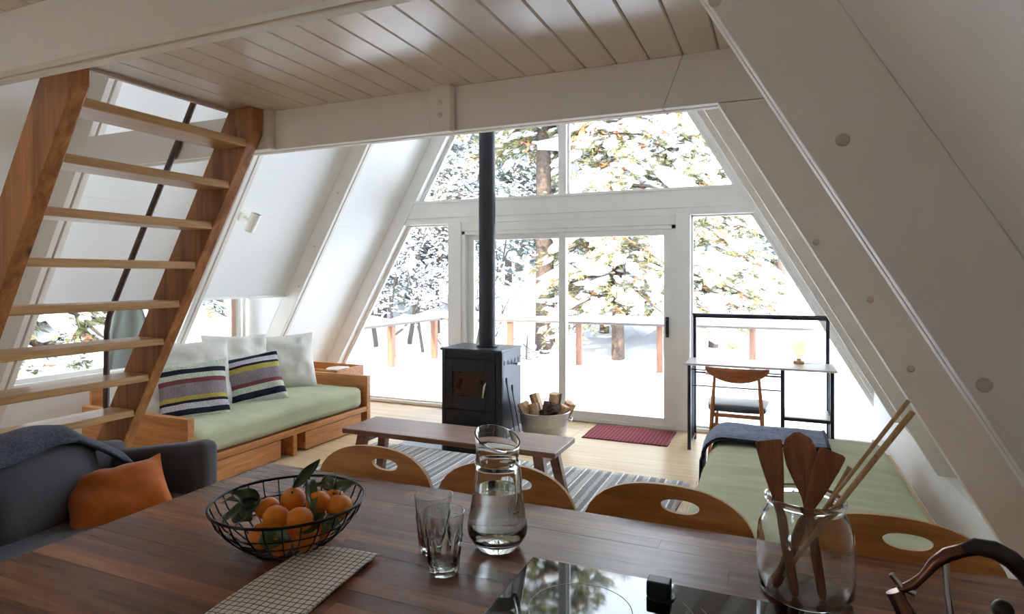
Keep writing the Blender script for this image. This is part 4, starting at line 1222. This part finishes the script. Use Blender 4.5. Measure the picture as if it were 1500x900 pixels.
# dining chairs
def ring_panel(w, z0, zmid, ztop, hc, hr, thick, bendk):
    N = 72; outer = []; inner = []
    # dense outline: bottom, sides, arched top
    def outline_r(a):
        ca, sa = math.cos(a), math.sin(a)
        lo, hi = 0, .6
        for _ in range(40):
            r = (lo + hi) / 2
            x, z = hc[0] + r * ca, hc[1] + r * sa
            t = min(1, abs(x) / (w / 2))
            top = zmid + (ztop - zmid) * (.12 * max(0, 1 - t ** 8) ** .5 + .88 * max(0, 1 - t ** 2.6) ** .60)
            ok = abs(x) < w / 2 and z > z0 and z < top
            if ok: lo = r
            else: hi = r
        return lo
    for i in range(N):
        a = 2 * PI * i / N
        r = outline_r(a)
        outer.append((hc[0] + r * math.cos(a), hc[1] + r * math.sin(a)))
        ca, sa = math.cos(a), math.sin(a)
        inner.append((hc[0] + hr[0] * math.copysign(abs(ca) ** .85, ca), hc[1] + hr[1] * sa * (1 if sa < 0 else .75)))
    mid = [((o[0] + i_[0]) / 2, (o[1] + i_[1]) / 2) for o, i_ in zip(outer, inner)]
    def P(p, y): return (p[0], y + bendk * p[0] ** 2, p[1])
    mb = MB(); h = thick / 2
    rows = [inner, mid, outer]
    for s in (-h, h):
        for rw_ in rows: mb.v += [P(p, s) for p in rw_]
    fs = []
    for i in range(N):
        j = (i + 1) % N
        for k in range(2):
            fs.append((k * N + i, k * N + j, (k + 1) * N + j, (k + 1) * N + i))
            fs.append(((3 + k) * N + i, (4 + k) * N + i, (4 + k) * N + j, (3 + k) * N + j))
    mb.f = fs
    ed = MB(); ed.v = list(mb.v)
    for i in range(N):
        j = (i + 1) % N
        ed.f.append((i, 3 * N + i, 3 * N + j, j)); ed.f.append((2 * N + i, 2 * N + j, 5 * N + j, 5 * N + i))
    return mb, ed
def dining_chair():
    t = thing('dining_chair', 'x', 'chair', (0, 0, 0), 0, 'plywood chairs along the kitchen table')
    mb, ed = ring_panel(.445, .60, .825, .943, (.035, .892), (.050, .021), .014, -.35)
    p = mb.build('backrest', M['ply'], t, True)
    p.data.materials.append(M['plyedge'])
    e_ = ed.build('back_edge', M['plyedge'], p)
    sb = MB().prism([(-.21, -.40), (.21, -.40), (.225, -.05), (.20, 0.0), (-.20, 0.0), (-.225, -.05)], 'z', .60, .616).build('seat', M['ply'], t, bevel=.004)
    for s in (-1, 1):
        MB().tube([(s * .205, .05, 0), (s * .19, .0, .58), (s * .185, -.012, .66)], [.013, .016, .012], 10).build('leg', M['bench'], t, True)
        MB().tube([(s * .20, -.40, 0), (s * .185, -.36, .60)], [.013, .016], 10).build('leg', M['bench'], t, True)
        MB().bar((s * .197, -.385, .22), (s * .20, .035, .22), .016, .028).build('stretcher', M['bench'], t, bevel=.002)
    MB().bar((-.197, -.385, .22), (.197, -.385, .22), .016, .028).build('foot_rail', M['bench'], t, bevel=.002)
    return t
ch = dining_chair()
CL = ['plywood dining chair pulled up behind the wire fruit bowl', 'plywood dining chair pulled up behind the glass water jug', 'plywood dining chair between the water jug and the utensil jar', 'plywood dining chair behind the utensil jar and kettle']
for k, (x, y, rz) in enumerate([(-1.196, 1.675, -.02), (-.735, 1.675, 0), (-.266, 1.675, 0), (.245, 1.66, .02)]):
    c = ch if k == 0 else copy_tree(ch)
    c.location = (x, y, 0); c.rotation_euler.z = rz; c['label'] = CL[k]

# ------------------------------------------------------------------ fruit bowl
BX, BY = -1.035, 1.105
bw_ = thing('fruit_bowl', 'round black wire fruit bowl full of mandarins', 'bowl', (BX, BY, T))
BR = [(.075, .004), (.10, .014), (.135, .045), (.158, .075), (.170, .103)]
def bowl_r(z):
    for (r0, z0), (r1, z1) in zip(BR[:-1], BR[1:]):
        if z <= z1: return r0 + (r1 - r0) * (z - z0) / (z1 - z0)
    return BR[-1][0]
def circ(r, z, n=48): return [(r * math.cos(2 * PI * i / n), r * math.sin(2 * PI * i / n), z) for i in range(n)]
MB().tube(circ(.170, .103), .0035, 8, closed=True).build('rim', M['wire'], bw_, True)
MB().tube(circ(.075, .004), .003, 6, closed=True).build('base_ring', M['wire'], bw_, True)
MB().tube(circ(.04, .004, 32), .002, 6, closed=True).build('base_ring', M['wire'], bw_, True)
for r, z in ((.128, .04), (.151, .066)):
    MB().tube(circ(r, z), .0018, 6, closed=True).build('hoop', M['wire'], bw_, True)
wm = MB().tube([(0, 0, .004)] + [(r, 0, z) for r, z in BR], .0018, 6).mesh('wire', M['wire'], True)
for k in range(28):
    w_ = bpy.data.objects.new('wire', wm); link(w_, bw_); w_.rotation_euler.z = 2 * PI * k / 28

# mandarins with leaves
fm = MB().ell((0, 0, 0), (1, 1, .88), 24, 14)
fm.v = [(x, y, z - .06 * math.exp(-((x * x + y * y) / .03)) * (1 if z > 0 else -1)) for x, y, z in fm.v]
fmesh = fm.mesh('fruit', M['orange'], True)
cal = MB().lathe([(0, .80), (.13, .82), (.10, .86), (.04, .87), (.035, .98), (0, .98)], 8).mesh('calyx', M['stem'], True)
def leaf_mesh(L, w, curl, seed):
    def fn(u, v):
        s = u * 2 - 1
        hw = w * math.sin(PI * min(1, v * .97 + .02)) ** .75 * (1 - .25 * v)
        return (s * hw, v * L, curl * v * v * L - abs(s) * hw * -.45 + .004 * math.sin(v * 9 + seed))
    return MB().grid(fn, 7, 12)
def add_leaf(par, L, w, curl, M_, seed=0):
    o = leaf_mesh(L, w, curl, seed).xf(M_).build('leaf', M['leaf'], par, True)
    m = o.modifiers.new('thick', 'SOLIDIFY'); m.thickness = .0006
    return o
FR = [(-.998, 1.028, .975, .0285), (-.948, 1.046, .972, .0285), (-1.023, 1.105, .985, .028), (-1.070, 1.075, .968, .027), (-.955, 1.112, .985, .028), (-.960, 1.17, .972, .027),
      (-.905, 1.125, .978, .030), (-1.046, 1.035, .924, .029), (-.978, 1.0, .915, .027), (-.935, 1.065, .918, .029), (-1.09, 1.12, .920, .028), (-1.03, 1.17, .922, .028), (-.965, 1.13, .920, .028), (-1.025, 1.10, .916, .027)]
LB = ['mandarin with two dark leaves at the front of the wire bowl', 'round mandarin at the front middle of the wire bowl top layer', 'mandarin on top of the heap under an upright leaf', 'mandarin half hidden by the large left leaf cluster',
      'mandarin with a long pale leaf lying across it', 'mandarin at the back of the bowl beside a thin stem', 'largest mandarin resting against the bowl rim nearest the jug', 'mandarin low in the bowl beside the towel corner, behind the wires', 'mandarin at the bottom of the bowl behind a broad leaf',
      'mandarin low in the bowl towards the drinking glasses', 'mandarin in the bottom layer towards the daybed', 'mandarin in the bottom layer at the far side of the bowl', 'mandarin in the bottom layer below the long pale leaf', 'mandarin in the middle of the bottom layer']
R_ = random.Random(4)
fruits = []
for k, (x, y, z, r) in enumerate(FR):
    z = max(z, T + .006 + r * .9)
    ox, oy = x - BX, y - BY; rr = math.hypot(ox, oy); lim = bowl_r(z - T - r * .35) - r - .003
    if rr > lim: x, y = BX + ox * lim / rr, BY + oy * lim / rr
    f = thing('mandarin', LB[k], 'fruit', (x, y, z), R_.uniform(0, 6), 'mandarins in the wire bowl')
    o = bpy.data.objects.new('fruit', fmesh); link(o, f)
    c_ = bpy.data.objects.new('calyx', cal); link(c_, f)
    tilt = (R_.uniform(-.7, .7), R_.uniform(-.7, .7), 0)
    for q in (o, c_): q.scale = (r, r, r); q.rotation_euler = tilt
    f.rotation_euler.z = 0
    fruits.append(f)
def Lf(k, L, w, curl, direc, up, off=(0, 0, 0), seed=0):
    d = Vector(direc).normalized(); u = Vector(up); s = d.cross(u).normalized(); u = s.cross(d)
    m = Matrix((s, d, u)).transposed().to_4x4(); m.translation = Vector(off)
    add_leaf(fruits[k], L, w, curl, m, seed)
Lf(3, .085, .026, -.25, (-.9, -.5, .18), (0, 0, 1), (0, -.02, .026)); Lf(3, .070, .026, .2, (-.5, -.75, .30), (.3, -.6, .7), (.0, -.02, .022)); Lf(3, .07, .024, -.4, (.3, -.9, .25), (0, -.5, 1), (-.01, -.02, .015))
Lf(7, .06, .024, -.5, (-.8, -.1, .25), (-.3, -.5, .8), (-.03, 0, .03)); Lf(3, .075, .024, -.5, (-.6, -.8, -.15), (-.2, -.5, .8), (-.02, -.02, .018))
Lf(2, .085, .014, .15, (.45, .6, .75), (.8, -.5, .3), (.0, .0, .026)); Lf(2, .06, .018, -.3, (.75, .65, .25), (0, 0, 1), (.02, .01, .026)); Lf(5, .05, .018, -.3, (-.6, .1, .5), (0, -.7, .7), (0, 0, .02))
Lf(4, .115, .015, -.55, (.7, -.72, .12), (0, 0, 1), (-.05, .03, .034)); Lf(5, .055, .02, -.3, (.8, .5, .4), (0, -.5, .8), (0, 0, .022))
Lf(8, .075, .030, -.1, (.75, .1, .05), (.35, -.6, .7), (-.028, -.024, .020)); Lf(9, .06, .022, -.4, (.7, .3, .55), (.5, -.7, .4), (.0, -.02, .025)); Lf(6, .05, .018, -.3, (.2, -.9, -.1), (.6, -.2, .7), (.01, -.025, -.012))
Lf(10, .07, .026, -.2, (-.8, -.4, .3), (-.3, -.4, .8), (0, -.02, .03)); Lf(9, .06, .02, -.3, (.9, .4, .3), (0, 0, 1), (.02, .0, .03))
MB().tube([(0, 0, .022), (.004, .004, .045), (-.003, .012, .062)], .0013, 6).build('stem', M['stem'], fruits[5], True)
MB().tube([(0, 0, .022), (.006, -.004, .036), (.012, .0, .046)], .0013, 6).build('stem', M['stem'], fruits[6], True)

# ------------------------------------------------------------------ tea towel
tm, nt, b = new_mat('check_tea_towel')
v = coords(nt, (1, 1, 1))
sx = nt.nodes.new('ShaderNodeSeparateXYZ'); nt.links.new(v, sx.inputs[0])
lines = []
for i in (0, 1):
    a = nt.nodes.new('ShaderNodeMath'); a.operation = 'MULTIPLY'; a.inputs[1].default_value = 1 / .0145; nt.links.new(sx.outputs[i], a.inputs[0])
    f = nt.nodes.new('ShaderNodeMath'); f.operation = 'FRACT'; nt.links.new(a.outputs[0], f.inputs[0])
    g = nt.nodes.new('ShaderNodeMath'); g.operation = 'LESS_THAN'; g.inputs[1].default_value = .14; nt.links.new(f.outputs[0], g.inputs[0])
    lines.append(g.outputs[0])
mx = nt.nodes.new('ShaderNodeMath'); mx.operation = 'MAXIMUM'; nt.links.new(lines[0], mx.inputs[0]); nt.links.new(lines[1], mx.inputs[1])
nt.links.new(mixc(nt, lin(238, 232, 224), lin(54, 48, 50), mx.outputs[0], 'MIX'), b.inputs['Base Color'])
b.inputs['Roughness'].default_value = .9
bump(nt, b, noise(nt, v, 400, 2), .3, .002)
tt = thing('tea_towel', 'folded white tea towel with a dark window-pane check', 'towel', (-.888, .95, T), .10)
def tw(layer):
    z0 = .0015 + layer * .0045
    def fn(u, v_):
        x = (-.074 + .172 * u) * (1 + .02 * layer); y = -.33 + .50 * v_
        z = z0 + .003 * (1 + mnoise.noise(Vector((x * 16, y * 7 + layer, 1)))) + .006 * max(0, (v_ - .8) * 5) * max(0, .7 - abs(u - .35))
        if u in (0.0,): z = z0 + .0015
        return (x + .004 * math.sin(v_ * 7 + layer), y - .03 * (1 - u) * (v_ > .5) * .4, z)
    return fn
for l in range(2):
    o = MB().grid(tw(l), 16, 44).build('fold', tm, tt, True)
    m = o.modifiers.new('thick', 'SOLIDIFY'); m.thickness = .002

# ------------------------------------------------------------------ jug, glasses
jg = thing('water_jug', 'glass water jug half full with a looped handle', 'jug', (-.585, 1.283, T))
JO = [(0, .0), (.044, .0), (.050, .004), (.056, .014), (.068, .034), (.0695, .048), (.067, .066), (.060, .105), (.0535, .145), (.050, .175), (.0495, .186), (.0525, .192), (.0525, .198), (.0495, .203), (.0495, .225), (.051, .240), (.052, .250)]
JI = [(.0485, .250), (.0475, .225), (.0470, .190), (.0475, .170), (.051, .143), (.0575, .105), (.0645, .066), (.067, .048), (.0655, .036), (.052, .020), (.03, .016), (0, .015)]
A_SP = math.radians(150)
nJ = len(JO)
def jz(k, a):
    if k in (nJ - 1, nJ): return .018 * math.cos(a - A_SP)
    if k in (nJ - 2,): return .008 * math.cos(a - A_SP)
    return 0
def jr(k, a):
    d = math.cos(a - A_SP)
    if k in (nJ - 1, nJ): return 1 + .10 * max(0, d) ** 3
    return 1
MB().lathe(JO + JI, 48, rmod=jr, zmod=jz).build('jug_body', M['glass'], jg, True)
ha = math.radians(-30)
hd = Vector((math.cos(ha), math.sin(ha), 0))
hp_ = [hd * .049 + Vector((0, 0, .200)), hd * .062 + Vector((0, 0, .207)), hd * .074 + Vector((0, 0, .200)), hd * .079 + Vector((0, 0, .175)), hd * .078 + Vector((0, 0, .13)), hd * .073 + Vector((0, 0, .105)), hd * .060 + Vector((0, 0, .098))]
MB().tube(hp_, [.007, .007, .0075, .0075, .007, .007, .006], 12).build('handle', M['glass'], jg, True)
WI = [(0, .0155), (.03, .0165), (.0523, .0205), (.0657, .0362), (.0672, .048), (.0647, .066), (.0577, .105), (.0525, .134), (0, .134)]
MB().lathe(WI, 48).build('water', M['water'], jg, True)
def tumbler(loc, label, rz):
    t = thing('drinking_glass', label, 'glass', loc, rz, 'tumblers on the kitchen table')
    O = [(0, 0), (.028, 0), (.0305, .003), (.0325, .020), (.0365, .060), (.0395, .078), (.0385, .083), (.0405, .10), (.0435, .128)]
    I = [(.0415, .128), (.0383, .10), (.0363, .083), (.0335, .06), (.029, .022), (.024, .017), (0, .016)]
    no = len(O)
    def rm(k, a):
        if k < 6 and k > 0:
            w = 2 * PI / 9; q = ((a + w / 2) % w) - w / 2
            return math.cos(w / 2) / math.cos(q) * (1.03 if k > 1 else 1.02)
        return 1
    MB().lathe(O + I, 72, rmod=rm).build('tumbler_body', M['glass'], t, True)
    return t
tumbler((-.638, 1.128, T), 'empty faceted glass tumbler standing in front of its twin', .1)
tumbler((-.708, 1.205, T), 'empty faceted glass tumbler standing behind its twin beside the jug', .5)

# ------------------------------------------------------------------ utensil jar
JX, JY = .054, 1.325
jar = thing('utensil_jar', 'wide clear glass jar holding wooden kitchen utensils', 'jar', (JX, JY, T))
O = [(0, 0), (.070, 0), (.080, .005), (.086, .018), (.0875, .05), (.0870, .11), (.084, .135), (.077, .155), (.070, .168), (.068, .175), (.0695, .181), (.0735, .184), (.0735, .190), (.0705, .193)]
I = [(.0665, .192), (.0650, .182), (.0650, .172), (.0735, .153), (.0805, .133), (.0835, .11), (.084, .05), (.082, .020), (.075, .009), (0, .008)]
MB().lathe(O + I, 56).build('jar_body', M['glass'], jar, True)
def utensil(name, label, base, tip, head, mat, facing=(0, -1, .2), handle_r=.006):
    """flat-headed wooden tool from base (in the jar) to tip; head = list of (t, half width, half thickness)"""
    b0, t0 = Vector(base), Vector(tip)
    t = thing(name, label, 'utensil', b0, 0, 'wooden tools in the glass jar')
    d = (t0 - b0); L = d.length; d.normalize()
    n = Vector(facing); s = d.cross(n).normalized(); n = s.cross(d)
    def fn(u, v):
        k = v * (len(head) - 1); i = min(len(head) - 2, int(k)); f = k - i
        tt_, hw, ht = [head[i][q] * (1 - f) + head[i + 1][q] * f for q in range(3)]
        a = 2 * PI * u
        ca, sa = math.cos(a), math.sin(a)
        return d * (tt_ * L) + s * (hw * math.copysign(abs(ca) ** .7, ca)) + n * (ht * math.copysign(abs(sa) ** .7, sa))
    mb = MB().grid(fn, 16, 40, close_u=True)
    nv = len(mb.v)
    mb.f.append(tuple(range(15, -1, -1))); mb.f.append(tuple(nv - 16 + i for i in range(16)))
    o = mb.build('wood', mat, t, True)
    hl = d * (.05 * L) + n * .0001
    return t
HS = [(0, .005, .004), (.04, .0085, .005), (.3, .010, .005), (.5, .0085, .005), (.60, .009, .005), (.72, .016, .0035), (.86, .022, .003), (.97, .025, .0025), (.99, .0255, .002), (1, .022, .001)]
HR = [(0, .005, .004), (.04, .0085, .005), (.3, .0095, .005), (.5, .008, .005), (.60, .010, .005), (.70, .020, .0045), (.80, .029, .004), (.90, .031, .004), (.96, .024, .0035), (1, .006, .001)]
HN = [(0, .005, .004), (.04, .009, .006), (.3, .010, .006), (.5, .009, .006), (.6, .010, .005), (.72, .018, .004), (.88, .024, .003), (.97, .026, .0025), (.99, .025, .002), (1, .02, .001)]
utensil('wooden_spatula', 'flat square-ended wooden spatula standing upright in the jar', (.036, 1.285, T + .012), (-.012, 1.30, 1.180), HS, M['spoon'], (.25, -1, .1))
utensil('wooden_spoon', 'round-headed dark wooden spoon in the jar', (.083, 1.29, T + .012), (.040, 1.345, 1.190), HR, M['spoon'], (.2, -1, .1))
utensil('wooden_turner', 'wide wooden turner leaning to the right in the jar', (.0, 1.300, T + .014), (.103, 1.325, 1.164), HN, M['spoon'], (.25, -1, -.1))
CHP = [(0, .002, .002), (.3, .003, .003), (1, .004, .004)]
utensil('chopstick', 'pale bamboo chopstick rising out of the jar, upper one of the pair', (-.008, 1.345, T + .012), (.222, 1.30, 1.276), CHP, M['chop'])
utensil('chopstick', 'pale bamboo chopstick leaning lowest out of the jar', (-.005, 1.30, T + .012), (.230, 1.31, 1.255), [(0, .003, .003), (.4, .005, .004), (1, .0055, .0045)], M['chop'])
utensil('wooden_stick', 'thin short wooden stick at the back of the jar', (.02, 1.36, T + .012), (.135, 1.35, 1.13), [(0, .003, .003), (1, .006, .003)], M['chop'])

# ------------------------------------------------------------------ kettle
ke = thing('kettle', 'bronze metal kettle with a black arched handle', 'kettle', (.285, 1.03, T))
KO = [(0, 0), (.085, 0), (.095, .006), (.098, .035), (.090, .085), (.070, .122), (.045, .138), (.04, .14), (0, .142)]
MB().lathe(KO, 40).build('kettle_body', M['kettle'], ke, True)
MB().lathe([(0, .136), (.040, .138), (.036, .147), (.014, .152), (0, .153)], 28).build('lid', M['kettle'], ke, True)
MB().ell((0, 0, .166), (.013, .013, .014), 16, 10).build('lid_knob', M['plastic'], ke, True)
arc_ = [(-.040, .02, .232), (-.025, .02, .240), (-.005, .02, .239), (.015, .02, .229), (.035, .02, .208), (.050, .02, .180), (.058, .02, .150)]
MB().tube(arc_, [.009, .0115, .0125, .013, .013, .0125, .011], 14).build('grip', M['plastic'], ke, True)
MB().tube([(-.118, .02, .160), (-.100, .02, .172), (-.088, .02, .186), (-.074, .02, .208), (-.058, .02, .223), (-.038, .02, .233)], [.006, .007, .006, .008, .0095, .009], 10).build('handle_arm', M['kettle'], ke, True)
MB().tube([(.058, .02, .152), (.062, .018, .130), (.060, .014, .105)], [.010, .008, .008], 10).build('handle_arm', M['kettle'], ke, True)
MB().tube([(-.075, .0, .07), (-.098, .008, .105), (-.112, .016, .135), (-.124, .02, .158)], [.024, .017, .013, .012], 14).build('spout', M['kettle'], ke, True)
MB().tube([(-.128, .02, .182), (-.116, .02, .166), (-.098, .02, .160)], [.004, .005, .006], 8).build('spout_lever', M['steel'], ke, True)
MB().tube([(-.062, .02, .218), (-.060, .015, .170), (-.055, .008, .122)], [.005, .005, .005], 8).build('lever_rod', M['steel'], ke, True)

# ------------------------------------------------------------------ charcoal sofa by the stair
sf = thing('charcoal_sofa', 'charcoal fabric sofa between the stair and the kitchen table', 'sofa', (-2.78, 1.62, 0), math.radians(10))
MB().box(-.30, .24, -.80, .66, .12, .27).build('base', M['grey_fab'], sf, bevel=.03, seg=4)
softbox(.56, 1.38, .15, .05, 12, .012).xf(Matrix.Translation((-.02, -.09, .34))).build('seat_cushion', M['grey_fab'], sf, True)
softbox(.13, 1.50, .50, .055, 12).xf(Matrix.Translation((-.345, -.09, .39))).build('back', M['grey_fab'], sf, True)
for k, yy in enumerate((-.50, .07)):
    softbox(.42, .56, .17, .075, 14, .03, .006, (5, 5, 5), k * 4.0).xf(Matrix.Translation((-.185, yy, .53)) @ Matrix.Rotation(math.radians(76), 4, 'Y')).build('back_cushion', M['grey_fab'], sf, True)
def arm(yc):
    mb = softbox(.68, .14, .50, .055, 12)
    mb.v = [(x, y, z + (.16 * (x - .05) if z > 0 else 0)) for x, y, z in mb.v]
    mb.xf(Matrix.Translation((-.08, yc, .375))).build('arm', M['grey_fab'], sf, True)
arm(.62); arm(-.82)
for x in (-.28, .20):
    for y in (-.72, .58):
        MB().tube([(x, y, 0), (x, y, .125)], [.015, .022], 10).build('leg', M['bench'], sf, True)
put_pillow('rust_cushion', 'rust orange linen cushion in the corner of the charcoal sofa', 'cushion', pillow(.40, .33, .15, 31.0, wr=.012), M['rust'], (.40, -.40, .82), (-2.75, 1.87, .505), .30)
kn = thing('knit_throw', 'dark navy knitted throw over the charcoal sofa back', 'blanket', (-2.78, 1.62, 0), math.radians(10))
def thr(u, v):
    # u across the back (front to rear), v along y
    y = -.66 + v * 1.10
    s = u * 2 - 1
    a = -.80 + u * 2.15
    x = -.25 - math.sin(a) * .20 + .02 * math.sin(v * 6)
    z = .800 - (1 - math.cos(a)) * .22 + .010 * math.sin(v * 11 + u * 3) - .05 * max(0, .35 - v)
    if v > .80: z -= (v - .80) * .8; x += (v - .80) * .35
    z += .012 * mnoise.noise(Vector((x * 12, y * 9, 3))); x += .015 * mnoise.noise(Vector((y * 7, z * 9, 5)))
    return (x, y, z)
o = MB().grid(thr, 28, 44).build('throw_sheet', M['navy'], kn, True)
m = o.modifiers.new('thick', 'SOLIDIFY'); m.thickness = .016; m.offset = 1
